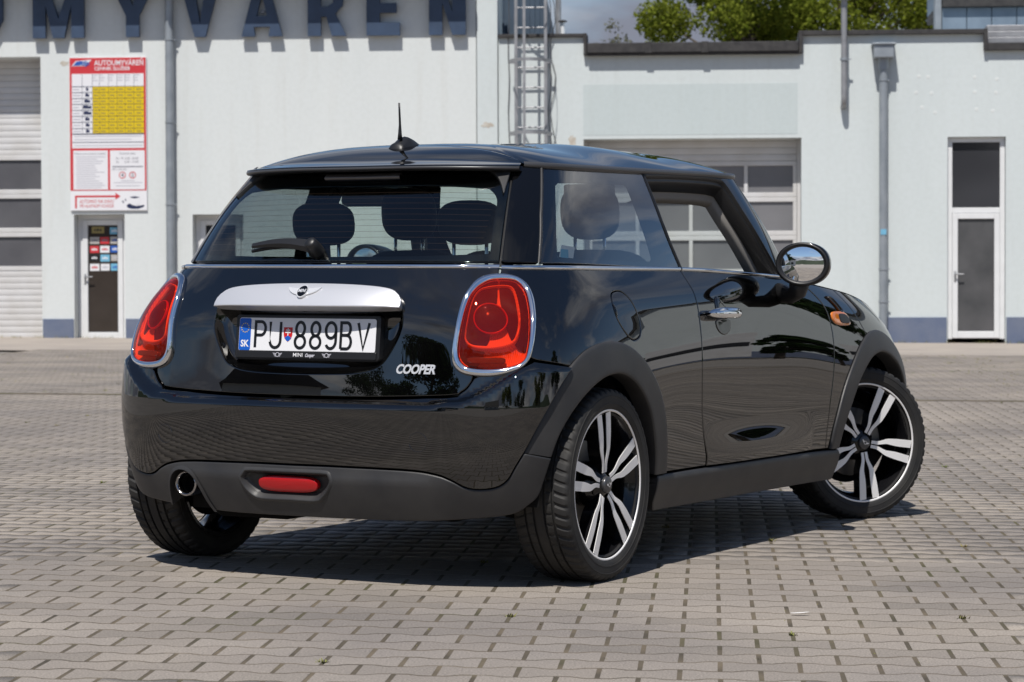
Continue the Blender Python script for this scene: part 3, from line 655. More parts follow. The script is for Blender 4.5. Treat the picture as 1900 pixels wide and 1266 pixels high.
# flaked plaster on the corner pier and by the ladder
for cx, cz, sx, sz, k in ((905, 232, .13, .055, 1), (1062, 262, .07, .12, 2), (120, 118, .10, .05, 3), (960, 330, .05, .16, 4)):
    x_, z_ = FX(cx, cz); g_ = np.random.default_rng(k); pl = [(x_ + sx * math.cos(a) * g_.uniform(.45, 1.1), z_ + sz * math.sin(a) * g_.uniform(.45, 1.1)) for a in np.linspace(0, 2 * math.pi, 18, endpoint=False)]
    fpart(cross_flat('flaked_plaster', pl, [], -.0475 if cx == 905 else -.002, mat('bare_plaster', (0.42, 0.37, 0.31), .95, color2=(0.55, 0.53, 0.48), nscale=14), None), 'flaked_plaster', None, hall)
# price board (flat print on a thin panel) ------------------------------------------------------
PB = R_(131, 273, 107, 391)
board = fthing('price_board', (PB[0] + PB[1]) / 2, PB[2], 'red and white price board with yellow table on the white wall above the glazed door', 'sign')
bx0, bx1, bz0, bz1 = PB; bw, bh = bx1 - bx0, bz1 - bz0
fpart(MB().bbox(bx0, bx1, -0.032, -0.004, bz0, bz1, .003), 'panel', M['pr_white'], board)
def bp(u0, u1, v0, v1, lay, name, m):      # u,v in pixels of the sight 694x1266 picture of the board: x 44..626, y 70..1222
    X = lambda u: bx0 + (u - 44) / 582 * bw
    Z = lambda v: bz1 - (v - 70) / 1152 * bh
    return fpart(MB().box(X(u0), X(u1), -0.032 - .002 * lay, -0.0315 - .002 * (lay - 1), Z(v1), Z(v0)), name, M[m], board)
def bprect(mbx, u0, u1, v0, v1, lay):
    X = lambda u: bx0 + (u - 44) / 582 * bw
    Z = lambda v: bz1 - (v - 70) / 1152 * bh
    mbx.box(X(u0), X(u1), -0.032 - .002 * lay, -0.0315 - .002 * (lay - 1), Z(v1), Z(v0))
def bptext(txt, u, v, size_px, m, lay=3, off=0.0, shear=0, width=None):
    """width fits the line to that many sight pixels"""
    sc = bw / 582; V, Fc = text_geo(txt, size_px * sc * 1.38, offset=off * sc, shear=shear)
    if width: V[:, 0] *= width * sc / max(V[:, 0].max(), 1e-6)
    P = [(bx0 + (u - 44) * sc + x, -0.032 - .002 * lay, bz1 - (v - 70) / 1152 * bh + y) for x, y, z in V]
    ob = mesh_obj('lettering', P, Fc, M[m]); fpart(ob, 'lettering', None, board)
bp(44, 622, 72, 1072, 1, 'red_ground', 'pr_red')
bp(60, 606, 193, 752, 2, 'table_ground', 'pr_white')
bp(68, 330, 770, 1064, 2, 'rules_ground', 'pr_white'); bp(347, 610, 770, 1064, 2, 'hours_ground', 'pr_white')
bp(217, 606, 287, 640, 3, 'price_cells', 'pr_yellow')
g = MB()
for v in (287, 331, 376, 420, 465, 510, 555, 602, 642): bprect(g, 62, 606, v, v + 3, 4)
for u in (138, 216, 270, 338, 403, 464, 530): bprect(g, u, u + 2, 195, 642, 4)
bprect(g, 62, 606, 706, 709, 4); bprect(g, 62, 606, 646, 648, 4); fpart(g, 'table_lines', M['pr_navy'], board)
g = MB()
for rI in range(8):
    vv = 309 + rI * 45
    for cI, uu in enumerate((226, 282, 350, 414, 482, 552)):
        for q in range(4): bprect(g, uu + q * 9, uu + q * 9 + 6, vv - 5, vv + 6 + (q % 2) * 2, 4)
tag(fpart(g, 'prices', M['pr_gold'], board), kind='stuff')
g = MB(); rnd = random.Random(3)
for rI in range(8): bprect(g, 68, 68 + rnd.randint(40, 66), 306 + rI * 45, 313 + rI * 45, 3)
for uu in (218, 274, 342, 408, 466, 534):
    for q in range(3): bprect(g, uu, uu + rnd.randint(22, 46), 200 + q * 20, 206 + q * 20, 3)
for v, u1 in ((660, 586), (684, 510), (730, 596)): bprect(g, 76, u1, v, v + 5, 3)
for k in range(15): bprect(g, 84 + (6 if k % 4 else 0), rnd.randint(230, 314), 815 + k * 16.5, 820 + k * 16.5, 3)
for v, a, b in ((996, 430, 530), (1010, 374, 590), (1034, 390, 572)): bprect(g, a, b, v, v + 5, 3)
tag(fpart(g, 'fine_print', M['pr_lgrey'], board), kind='stuff')
for rI, (a, b) in enumerate(((168, 186), (162, 192), (155, 198), (144, 208), (148, 208), (160, 194), (164, 194), (166, 192))):
    v = 300 + rI * 45; g = MB()
    bprect(g, a, b, v, v + 18, 4); bprect(g, a + 3, b - (b - a) * .4, v - 6, v, 4)
    fpart(g, 'vehicle_symbol', M['pr_navy'], board)
bptext('AUTOUMYVÁREŇ', 232, 130, 40, 'pr_white', 2, off=.9, width=372); bptext('CENNÍK SLUŽIEB', 232, 166, 26, 'pr_white', 2, off=.6, width=270)
bptext('Pokyny pre umývanie vozidiel', 78, 800, 15, 'pr_grey', 3, width=235); bptext('Otváracia doba:', 416, 800, 15, 'pr_grey', 3, width=125)
bptext('Po - Pi  6.00 - 22.00', 392, 838, 18, 'pr_grey', 3, width=170); bptext('So       6.00 - 14.00', 392, 864, 18, 'pr_grey', 3, width=170)
bptext('0911 513 421', 364, 920, 17, 'pr_grey', 3, width=105)
bprect_m = MB(); bprect(bprect_m, 364, 596, 888, 896, 3); fpart(bprect_m, 'fine_print', M['pr_grey'], board)
sc = bw / 582
for cu_, n_ in ((440, '4'), (517, '2')):
    X = bx0 + (cu_ - 44) * sc; Z = bz1 - (956 - 70) / 1152 * bh; a = np.linspace(0, 2 * math.pi, 28, endpoint=False)
    ringm = MB(); r0, r1 = 26 * sc, 20 * sc; v = [(X + r * math.cos(t), -0.038, Z + r * math.sin(t)) for r in (r0, r1) for t in a]
    ringm.add(v, [(i, (i + 1) % 28, (i + 1) % 28 + 28, i + 28) for i in range(28)]); fpart(ringm, 'round_symbol', M['pr_red'], board)
    bptext(n_, cu_ - 8, 968, 26, 'pr_navy', 3, off=.5)
# slanted emblem top left
def bpoly(pts, lay, m, name):
    P = [(bx0 + (u - 44) / 582 * bw, bz1 - (v - 70) / 1152 * bh) for u, v in pts]; ob = cross_flat(name, P, [], -0.032 - .002 * lay, M[m], None); fpart(ob, name, None, board)
bpoly([(58, 134), (92, 96), (214, 86), (184, 112), (170, 134)], 2, 'pr_white', 'emblem'); bpoly([(70, 130), (98, 100), (150, 96), (120, 130)], 3, 'pr_blue', 'emblem')
bptext('Adip', 92, 128, 34, 'pr_blue', 4, off=1.2, shear=.4, width=104)
# coffee advert at the foot of the board
bpoly([(78, 1204), (78, 1108), (386, 1108), (386, 1088), (424, 1115), (386, 1141), (386, 1122), (92, 1122), (92, 1204)], 1, 'pr_red', 'arrow')
bptext('AUTOMAT NA KÁVU', 112, 1166, 28, 'pr_red', 1, shear=.2, width=262); bptext('PRI HLAVNOM VCHODE', 112, 1199, 25, 'pr_red', 1, shear=.2, width=262)
bpoly([(470, 1184), (490, 1170), (540, 1190), (606, 1180), (600, 1196), (560, 1210), (505, 1210), (474, 1198)], 1, 'pr_navy', 'saucer')
bpoly([(484, 1124), (576, 1124), (566, 1165), (545, 1184), (515, 1184), (494, 1165)], 2, 'pr_white', 'cup'); bpoly([(490, 1122), (530, 1116), (574, 1122), (530, 1132)], 3, 'pr_navy', 'coffee')
bpoly([(436, 1150), (444, 1148), (452, 1166), (444, 1168)], 1, 'pr_navy', 'bean'); bpoly([(456, 1138), (464, 1134), (470, 1148), (464, 1152)], 1, 'pr_navy', 'bean')

# ---- downpipes --------------------------------------------------------------------------------
def downpipe(px, z1, z0, label, r=0.062, head=None, bracket_py=(), m='zinc'):
    x = fx(px, 300); y = -0.105; t = fthing('downpipe', x, max(z0, 0), label, 'downpipe')
    fpart(MB().tube([(x, y, z) for z in np.linspace(z0, z1, 6)], r, 16), 'pipe', M[m], t, angle=40)
    for p in bracket_py:
        z = fz(p, px); fpart(MB().lathe([(r + .001, -.012), (r + .009, -.012), (r + .009, .012), (r + .001, .012)], 18, org=(x, y, z), close=True).box(x + r, x + r + .035, y - .008, y + .008, z - .01, z + .01).box(x - .01, x + .01, y + r, 0.0, z - .008, z + .008), 'pipe_clip', M['zinc'], t)
    return t, x
t, x = downpipe(318, ZT, 0.0, 'grey zinc downpipe on the white hall right of the price board', .07, bracket_py=(75, 228, 380))
z = fz(8, 318); fpart(MB().tube([(x, -.105, ZT - .25), (x, -.16, ZT - .12), (x, -.5, ZT - .02)], .07, 14), 'swan_neck', M['zinc'], t, angle=40)
t, x = downpipe(1638, fz(114, 1638), 0.0, 'grey zinc downpipe with a box hopper on the mint wall', .066, bracket_py=(150, 500, 560))
zh0, zh1 = fz(112, 1638), fz(86, 1638)
hp = MB().bbox(x - .155, x + .155, -.30, -.002, zh0 + .02, zh1, .012).bbox(x - .185, x + .185, -.33, -.001, zh1 + .001, zh1 + .03, .005).tube([(x, -.105, zh0 + .02), (x, -.105, zh0 - .16)], .082, 16)
fpart(hp, 'hopper', M['zinc'], t)
fpart(MB().box(x - .045, x + .045, -.175, -.172, fz(436, 1638), fz(426, 1638)), 'pipe_label', M['pr_sky'], t)
x = fx(1565, 100); zb_ = fz(198, 1565)
t = fthing('flue_pipe', x, zb_, 'thin metal flue pipe ending high on the mint wall above the garage', 'pipe')
fpart(MB().tube([(x, 0.0, zb_), (x, -.14, zb_ + .02), (x, -.19, zb_ + .07), (x, -.19, zb_ + .14), (x, -.19, fz(3, 1565))], .048, 14), 'pipe', M['galv'], t, angle=40)
z = fz(3, 1565); fpart(MB().lathe([(.05, z), (.13, z + .02), (.13, z + .035), (.0, z + .09)], 18, org=(x, -.19, 0)), 'rain_cap', M['galv'], t)
z = fz(112, 1565); fpart(MB().lathe([(.05, z - .02), (.062, z - .02), (.062, z + .02), (.05, z + .02)], 16, org=(x, -.19, 0), close=True).box(x + .05, x + .11, -.2, -.18, z - .01, z + .01).box(x - .01, x + .01, -.14, 0, z - .01, z + .01), 'pipe_clip', M['zinc'], t)

# ---- the garage building (right, mint) ----------------------------------------------------------
gar = fthing('garage_building', fx(1400), 0, 'low mint green garage building with glazed sectional door and dark roof edge', 'building')
pk = lambda px, py: (fx(px, py), fz(py, px))
gR = R_(1083, 1487, 257, 632); dR = R_(1758, 1866, 254, 631)
xb = fx(925.5); xe = 13.18
z1_, z2_, z3_, z4_ = fz(70, 1000), fz(102, 1285), fz(65, 1650), fz(94, 1860)
x1_, x2_, x3_ = fx(1089, 80), fx(1482, 80), fx(1828, 80)
polyR = [(xb, -.2), (xe, -.2), (xe, z4_), (x3_, z4_), (x3_, z3_), (x2_, z3_), (x2_, z2_), (x1_, z2_), (x1_, z1_), (xb, z1_)]
wr = cross_flat('wall', polyR, [[(gR[0], -.18), (gR[1], -.18), (gR[1], gR[3]), (gR[0], gR[3])], [(dR[0], -.18), (dR[1], -.18), (dR[1], dR[3]), (dR[0], dR[3])]], 0.0, M['mint_wall'], None, 0.55)
fpart(wr, 'wall', None, gar)
fpart(MB().box(xb, xe, 4.0, 14, -.2, z2_ - .1).box(xb, xe, .56, 14, z2_ - .25, z2_ - .06), 'building_body', M['mint_patch'], gar)
# repainted field above the garage door and a square of it beside
pa = R_(1082, 1480, 156, 250); fpart(MB().box(pa[0], pa[1], -.003, .01, pa[2], pa[3]), 'repainted_field', M['mint_patch'], gar)
# copings and roof edge boards
def cop(xa, xb_, z, h=.07, o=.10, name='coping', m='bitumen'): fpart(MB().bbox(xa, xb_, -o, .45, z, z + h, .008), name, M[m], gar)
cop(xb, x1_ - .05, z1_, .055, .06); cop(x2_ + .06, x3_ + .02, z3_, .075, .08); cop(x3_ + .03, xe, z4_, .115, .09)
ed = [x1_ + .005, fx(1203, 90), fx(1308, 90), x2_ - .005]
for a, b in zip(ed[:-1], ed[1:]):
    fpart(MB().bbox(a + .006, b - .006, -.16, .45, z2_ + .03, z2_ + .19, .012), 'roof_edge_board', M['bitumen'], gar); fpart(MB().bbox(a + .002, b - .002, -.13, .4, z2_ - .005, z2_ + .028, .004), 'drip_edge', M['bitumen'], gar)
for s_ in ed[1:3]: fpart(MB().bbox(s_ - .055, s_ + .055, -.172, .3, z2_ + .02, z2_ + .20, .008), 'joint_cover', M['bitumen'], gar)
fpart(MB().bbox(x1_ - .05, x1_ + .0, -.10, .45, z2_ - .0, z1_ + .055, .006), 'step_flashing', M['bitumen'], gar); fpart(MB().bbox(x2_ + .0, x2_ + .06, -.10, .45, z2_ - .0, z3_ + .075, .006), 'step_flashing', M['bitumen'], gar); fpart(MB().bbox(x3_ - .03, x3_ + .03, -.10, .45, z4_, z3_ + .08, .006), 'step_flashing', M['bitumen'], gar)
zf0, zf1 = z4_ + .12, z4_ + .42
for q in range(3): fpart(MB().bbox(x3_ + .04, xe, .02 + .05 * q, .5, zf0 + q * .1, zf0 + .095 + q * .1, .01), 'sheet_flashing', M['galv'], gar)
for r in [(xb, gR[0]), (gR[1], dR[0]), (dR[1], xe)]: fpart(MB().bbox(r[0] + .012, r[1] - .012, -.022, .05, -.15, fz(589, 1700), .004), 'plinth', M['plinth'], gar)
sectional_door(gar, gR, [(250, 300, 's'), (300, 367, 'w'), (367, 438, 'w'), (438, 509, 'w'), (509, 629, 's')], [1183, 1282, 1384], 'garage_door', pane_mat='grey_pane', depth=.42)
pvc_door(gar, dR, 'door', depth=.09, transom=fz(394, 1810), glass=mat('frosted_grey_glass', (0.06, 0.062, 0.066), 0.12, color2=(0.10, 0.10, 0.105), nscale=2.0))
# plugged fixing holes on the wall right of the downpipe
for u, v in [(585, 272), (618, 274), (575, 330), (630, 332), (596, 383), (642, 401), (783, 275), (862, 282), (784, 328), (859, 330), (790, 390), (848, 395)]:
    x, z = FX(1400 + u / 1.918, v / 1.918); fpart(MB().lathe([(0, -.0025), (.022, -.0025), (.032, -.0008), (.032, .002)], 12, axis='Y', org=(x, 0, z)), 'filler_spot', M['white_wall'], gar)

# dark blue roof structure behind the ladder, chimney, grey sheet-metal hut behind the right parapet
rf = fthing('roof_structure', fx(970, 40, 1.2), z1_, 'dark blue clad roof structure behind the ladder', 'roof structure')
a0, a1, zt_ = fx(924, 40, 1.2), fx(1027, 66, 1.2), fz(-60, 970, 1.2)
rp = [(a0, z1_ - .2), (a1, z1_ - .2), (a1 - .06, z1_), (fx(990, -60, 1.2), zt_), (a0, zt_)]
fpart(MB().prism(rp, 1.2, 4.0), 'cladding', M['navy_clad'], rf)
for q in range(9):
    xx = a0 + .06 + q * .085; fpart(MB().bbox(xx, xx + .04, 1.18, 1.199, z1_ - .1, zt_ - .02, .005), 'rib', M['navy_clad'], rf)
ch = fthing('chimney_pipe', fx(1037, 30, 3), z1_, 'thin grey pipe rising behind the roof structure', 'pipe'); x = fx(1036, 30, 3)
fpart(MB().tube([(x, 3, z1_ - .4), (x, 3, fz(-60, 1036, 3))], .05, 10), 'pipe', M['galv'], ch)
x = fx(1044, 40, 2.6); ch = fthing('vent_pipe', x, z1_, 'short white vent pipe with a cap on the garage roof', 'pipe')
z = fz(40, 1044, 2.6); fpart(MB().tube([(x, 2.6, z1_ - .4), (x, 2.6, z)], .035, 10), 'pipe', M['pvc'], ch); fpart(MB().lathe([(.0, z + .03), (.075, z + .01), (.075, z - .01), (.035, z - .02)], 14, org=(x, 2.6, 0)), 'cap', M['bitumen'], ch)
hut = fthing('sheet_metal_hut', fx(1830, 30, 3), z3_, 'blue grey sheet metal roof house behind the right parapet', 'building')
h0, h1 = fx(1737, 30, 3), fx(2120, 30, 3); hz = fz(14, 1800, 3)
for q in range(8):
    a = h0 + .1 + q * (h1 - h0 - .1) / 8; fpart(MB().bbox(a, a + (h1 - h0 - .1) / 8 - .01, 3.0, 3.3, z4_ - .3, hz, .008), 'sheet', M['bluegrey'], hut)
fpart(MB().bbox(h0 - .02, h0 + .09, 2.98, 3.3, z4_ - .3, hz + .6, .01), 'corner_post', M['zinc'], hut); fpart(MB().bbox(h0 + .1, h1, 2.9, 6, hz + .002, hz + .14, .01), 'roof_band', M['bitumen'], hut); fpart(MB().bbox(h0 + .1, h1, 3.05, 6, hz + .145, hz + .8, .01), 'upper_wall', M['bluegrey'], hut)

# ---- caged ladder ---------------------------------------------------------------------------
lad = fthing('cage_ladder', fx(985, 250), fz(300, 985), 'galvanised steel wall ladder with hoop cage between the two buildings', 'ladder')
yl = -0.22; lx0, lx1 = fx(957.5, 150, yl), fx(1012.5, 150, yl); lz0, lz1 = fz(620, 985) + 0.6, fz(-120, 985)
for x in (lx0, lx1): fpart(MB().bbox(x - .026, x + .026, yl - .012, yl + .045, lz0, lz1, .008), 'rail', M['galv'], lad)
zr = fz(126, 985); k = 0; z = zr - .28 * 8
while z < lz1 - .1:
    if z > lz0: fpart(MB().tube([(lx0, yl + .015, z), (lx1, yl + .015, z)], .013, 8), 'rung', M['galv'], lad, angle=40)
    z += .318
xm = (lx0 + lx1) / 2
for py in (-70, 118, 251, 400):
    z = fz(py, 985); R = (lx1 - lx0) / 2 + .10
    pts = [(xm + R * math.cos(a) * (1.0), yl - .02 + (0.62 * math.sin(a) if math.sin(a) < 0 else 0), z) for a in np.linspace(math.pi, 2 * math.pi, 22)]
    hb = MB(); V = []; 
    for p in pts: V += [(p[0], p[1], p[2] - .025), (p[0], p[1], p[2] + .025)]
    hb.add(V, [(2 * i, 2 * i + 2, 2 * i + 3, 2 * i + 1) for i in range(len(pts) - 1)]); hb.box(lx0 - .11, lx0 - .026, yl - .02, yl + .0, z - .02, z + .02); hb.box(lx1 + .026, lx1 + .11, yl - .02, yl + .0, z - .02, z + .02)
    o = fpart(hb, 'hoop', M['galv'], lad); o.modifiers.new('solid', 'SOLIDIFY').thickness = 0.006
    fpart(MB().box(lx0 - .012, lx0 + .012, yl + .046, 0.0, z - .012, z + .012).box(lx1 - .012, lx1 + .012, yl + .046, 0.0, z - .012, z + .012), 'wall_bracket', M['galv'], lad)
for a in (-1.75,):
    R = (lx1 - lx0) / 2 + .10; x = xm + R * math.cos(a); y = yl - .02 + .62 * math.sin(a)
    fpart(MB().bbox(x - .022, x + .022, y - .004, y + .004, fz(400, 985), lz1, .002), 'cage_strip', M['galv'], lad)
cb = MB(); rr = random.Random(5)
for px0, amp in ((944, .01), (1020, .03), (1026, .05)):
    x = fx(px0, 150, -.03); cb.tube([(x + amp * math.sin(q * 1.7) , -.03 - .01 * (q % 2), lz1 - q * .28) for q in range(14)], .007, 6)
tag(fpart(cb, 'cable', M['rubber'], lad), None)

# ---- trees ----------------------------------------------------------------------------------
def leaf_mat(name, c1, c2):
    m = bpy.data.materials.new(name); m.use_nodes = True; t = m.node_tree; t.nodes.clear()
    o = t.nodes.new('ShaderNodeOutputMaterial'); d = t.nodes.new('ShaderNodeBsdfDiffuse'); tr = t.nodes.new('ShaderNodeBsdfTranslucent'); mx = t.nodes.new('ShaderNodeMixShader'); mx.inputs[0].default_value = .35
    g = t.nodes.new('ShaderNodeNewGeometry'); r = t.nodes.new('ShaderNodeValToRGB'); r.color_ramp.elements[0].color = (*c1, 1); r.color_ramp.elements[1].color = (*c2, 1); t.links.new(g.outputs['Random Per Island'], r.inputs[0])
    t.links.new(r.outputs[0], d.inputs[0]); t.links.new(r.outputs[0], tr.inputs[0]); t.links.new(d.outputs[0], mx.inputs[1]); t.links.new(tr.outputs[0], mx.inputs[2]); t.links.new(mx.outputs[0], o.inputs[0]); return m
M['leaf'] = leaf_mat('broad_leaf', (0.085, 0.115, 0.012), (0.20, 0.225, 0.035)); M['leaf_dark'] = leaf_mat('conifer_leaf', (0.018, 0.04, 0.012), (0.05, 0.085, 0.025)); M['leaf_grey'] = leaf_mat('birch_leaf', (0.10, 0.105, 0.07), (0.19, 0.19, 0.13)); M['leaf_yel'] = leaf_mat('yellow_leaf', (0.12, 0.14, 0.02), (0.22, 0.22, 0.03))
M['bark'] = mat('bark', (0.09, 0.07, 0.05), 0.9, color2=(0.05, 0.04, 0.03), nscale=12, bump=.6, bscale=25, bdist=.03); M['birch_bark'] = mat('birch_bark', (0.32, 0.31, 0.29), 0.8, color2=(0.12, 0.11, 0.10), nscale=6)
def tree(name, loc, height, rad, nleaf, label, cat='tree', leaf='leaf', bark='bark', clumps=40, lsize=0.09, seed=1, trunk_r=0.2, base=0.25, sparse=1.0, group=None):
    g = np.random.default_rng(seed); t = empty(name, loc); tag(t, label, cat, group)
    tr = MB(); top = height * .8; tr.tube([(0.04 * height * math.sin(q * 1.3) * .15, 0.03 * height * math.cos(q * 1.7) * .1, top * q / 5 - .1) for q in range(6)], [trunk_r * (1 - .16 * q) for q in range(6)], 9)
    cl = []
    for k in range(clumps):
        while True:
            p = g.uniform(-1, 1, 3)
            if (p ** 2).sum() < 1: break
        r_ = np.linalg.norm(p); p = p / (r_ + 1e-6) * r_ ** .55
        zc_ = height * (base + (1 - base) * .5) + p[2] * height * (1 - base) * .5; taper = 1 - .35 * max(0, p[2])
        cl.append((p[0] * rad * taper, p[1] * rad * taper, zc_))
    for k in range(0, clumps, 2):
        c = cl[k]; z0 = max(height * base * .7, c[2] - rad * .7); tr.tube([(0, 0, z0), (c[0] * .5, c[1] * .5, z0 + (c[2] - z0) * .6), c], [trunk_r * .38, trunk_r * .2, trunk_r * .05], 6)
    trk = tr.build('trunk', M[bark], t, smooth=True)
    n = nleaf; ci = g.integers(0, clumps, n); C = np.array(cl)[ci]; cr_ = rad * .30 * sparse
    d = g.normal(0, 1, (n, 3)); d /= np.linalg.norm(d, axis=1)[:, None]; P = C + d * (g.uniform(0, 1, n) ** .45)[:, None] * cr_ * np.array([1, 1, .75])
    nn = g.normal(0, 1, (n, 3)) + np.array([0, 0, .8]); nn /= np.linalg.norm(nn, axis=1)[:, None]; a = np.cross(nn, g.normal(0, 1, (n, 3))); a /= np.linalg.norm(a, axis=1)[:, None]; b = np.cross(nn, a)
    s = lsize * g.uniform(.6, 1.3, n)[:, None]
    V = np.stack([P - a * s, P - b * s * .55 + nn * s * .1, P + a * s, P + b * s * .55 + nn * s * .1], 1).reshape(-1, 3)
    me = bpy.data.meshes.new('crown'); me.vertices.add(4 * n); me.vertices.foreach_set('co', V.ravel()); me.loops.add(4 * n); me.loops.foreach_set('vertex_index', np.arange(4 * n)); me.polygons.add(n); me.polygons.foreach_set('loop_start', np.arange(n) * 4); me.polygons.foreach_set('loop_total', np.full(n, 4)); me.update(calc_edges=True); me.materials.append(M[leaf])
    o = bpy.data.objects.new('crown', me); COL.objects.link(o); o.parent = t
    return t
def spot(px, dist): return ((px - 950) / F_PX * dist, dist, 0)
tree('walnut_tree', spot(1395, 62), 11.5, 2.5, 56000, 'leafy green tree behind the garage, left of the flue pipe', clumps=46, lsize=.062, seed=4, trunk_r=.2, base=.3)
tree('walnut_tree', spot(1555, 66), 12.0, 2.9, 56000, 'leafy green tree behind the garage, seen past the flue pipe', clumps=50, lsize=.062, seed=9, trunk_r=.2, base=.3)
tree('walnut_tree', spot(1690, 70), 10.5, 2.2, 26000, 'leafy green tree behind the garage, right of the flue pipe', clumps=30, lsize=.062, seed=15, trunk_r=.18, base=.3, sparse=.8)
tree('birch_tree', spot(1122, 75), 8.9, 1.35, 1500, 'thin sparse birch with pale branches above the garage roof', leaf='leaf_grey', bark='birch_bark', clumps=34, lsize=.06, seed=21, trunk_r=.10, base=.35, sparse=.8)
# ================================================================== the car
def nat_spline(t, D):
    n = len(t); h = np.diff(t); A = np.zeros((n, n)); B = np.zeros_like(D, dtype=float); A[0, 0] = A[-1, -1] = 1
    for i in range(1, n - 1):
        A[i, i - 1] = h[i - 1]; A[i, i] = 2 * (h[i - 1] + h[i]); A[i, i + 1] = h[i]; B[i] = 6 * ((D[i + 1] - D[i]) / h[i] - (D[i] - D[i - 1]) / h[i - 1])
    return np.linalg.solve(A, B)
class Surf:
    """smooth (C2) body surface through rows of points; u runs round the car from the rear centre (right side positive), v is height"""
    def __init__(s, G, V, ref):
        G = np.array(G, float); n = 7
        Lm = G[:, 1:n + 1][:, ::-1].copy(); Lm[:, :, 1] *= -1
        Rm = G[:, -n - 1:-1][:, ::-1].copy(); Rm[:, :, 1] *= -1
        Fm = np.concatenate([Lm, G, Rm], 1); d = np.r_[0, np.cumsum(np.linalg.norm(np.diff(Fm[ref], axis=0), axis=1))]; d -= d[n]
        s.U = d; s.V = np.array(V, float); s.smax = d[-1 - n]; s.rows = Fm; s.nr = Fm.shape[0]; s.MU = [nat_spline(s.U, Fm[j]) for j in range(s.nr)]
    def __call__(s, u, v):
        u = np.atleast_1d(np.asarray(u, float)); v = np.atleast_1d(np.asarray(v, float)); u, v = np.broadcast_arrays(u, v); shp = u.shape; u = u.ravel(); v = v.ravel()
        i = np.clip(np.searchsorted(s.U, u) - 1, 0, len(s.U) - 2); h = (s.U[i + 1] - s.U[i])[:, None]; a = (s.U[i + 1] - u)[:, None] / h; b = 1 - a
        C = np.stack([a * s.rows[j][i] + b * s.rows[j][i + 1] + ((a ** 3 - a) * s.MU[j][i] + (b ** 3 - b) * s.MU[j][i + 1]) * h * h / 6 for j in range(s.nr)])
        Mv = nat_spline(s.V, C.reshape(s.nr, -1)).reshape(C.shape); i = np.clip(np.searchsorted(s.V, v) - 1, 0, s.nr - 2); k = np.arange(len(v))
        h = (s.V[i + 1] - s.V[i])[:, None]; a = (s.V[i + 1] - v)[:, None] / h; b = 1 - a
        return (a * C[i, k] + b * C[i + 1, k] + ((a ** 3 - a) * Mv[i, k] + (b ** 3 - b) * Mv[i + 1, k]) * h * h / 6).reshape(shp + (3,))
    def n(s, u, v):
        e = 1e-3; a = s(np.asarray(u) + e, v) - s(np.asarray(u) - e, v); b = s(u, np.asarray(v) + e) - s(u, np.asarray(v) - e); q = np.cross(a, b); return q / (np.linalg.norm(q, axis=-1)[..., None] + 1e-12)
    def off(s, d):
        """same surface moved outwards by d (number or function of u,v)"""
        return lambda u, v: s(u, v) + s.n(u, v) * (d(np.asarray(u), np.asarray(v))[..., None] if callable(d) else d)
def body_surface():
    # plan outline of the right half at each height, rear centre -> nose (x forward, y positive = half width)
    Z=[.20,.33,.46,.60,.75,.84,.93,1.0]
    side_x=[0,.35,.8,1.25,1.7,2.1,2.5,2.8]
    rear={ # x,y of c0..c5
     .20:[(-.465,0),(-.458,.27),(-.43,.50),(-.38,.66),(-.30,.755),(-.16,.80)],
     .33:[(-.520,0),(-.513,.27),(-.487,.50),(-.445,.665),(-.358,.775),(-.19,.825)],
     .46:[(-.532,0),(-.525,.27),(-.500,.50),(-.458,.675),(-.368,.79),(-.20,.843)],
     .60:[(-.528,0),(-.520,.27),(-.493,.50),(-.450,.675),(-.362,.79),(-.20,.845)],
     .75:[(-.512,0),(-.503,.27),(-.474,.50),(-.430,.665),(-.345,.778),(-.195,.832)],
     .84:[(-.500,0),(-.490,.27),(-.457,.50),(-.408,.645),(-.322,.752),(-.18,.806)],
     .93:[(-.472,0),(-.460,.26),(-.419,.48),(-.364,.612),(-.280,.703),(-.15,.762)],
     1.0:[(-.432,0),(-.420,.255),(-.378,.458),(-.316,.588),(-.232,.668),(-.10,.723)]}
    sidey={
     .20:[.81,.80,.795,.795,.80,.81,.82,.80],
     .33:[.838,.828,.822,.822,.828,.838,.842,.82],
     .46:[.858,.845,.833,.832,.842,.858,.864,.84],
     .60:[.860,.852,.840,.838,.848,.864,.870,.842],
     .75:[.848,.846,.838,.836,.845,.858,.862,.825],
     .84:[.826,.829,.826,.826,.833,.842,.840,.795],
     .93:[.792,.804,.806,.809,.813,.813,.797,.747],
     1.0:[.742,.758,.770,.780,.785,.772,.742,.682]}
    front={.20:[(2.98,.68),(3.10,.42),(3.14,0)],.33:[(3.04,.70),(3.18,.43),(3.23,0)],.46:[(3.05,.715),(3.20,.44),(3.25,0)],
     .60:[(3.05,.715),(3.20,.44),(3.25,0)],.75:[(3.03,.69),(3.17,.43),(3.22,0)],.84:[(3.0,.66),(3.13,.41),(3.18,0)],
     .93:[(2.96,.61),(3.08,.38),(3.12,0)],1.0:[(2.90,.54),(3.0,.33),(3.03,0)]}
    ztop=[1.0]*6+[1.0,1.0,1.0,.995,.985,.955,.91,.845]+[.80,.77,.76]
    G=[]
    for z in Z:
        pts=rear[z]+list(zip(side_x,sidey[z]))+front[z]
        row=[]
        for (x,y),zt in zip(pts,ztop):
            zz=.2+(z-.2)*(zt-.2)/.8
            row.append((x,-y,zz))
        G.append(row)
    return Surf(G,Z,4)
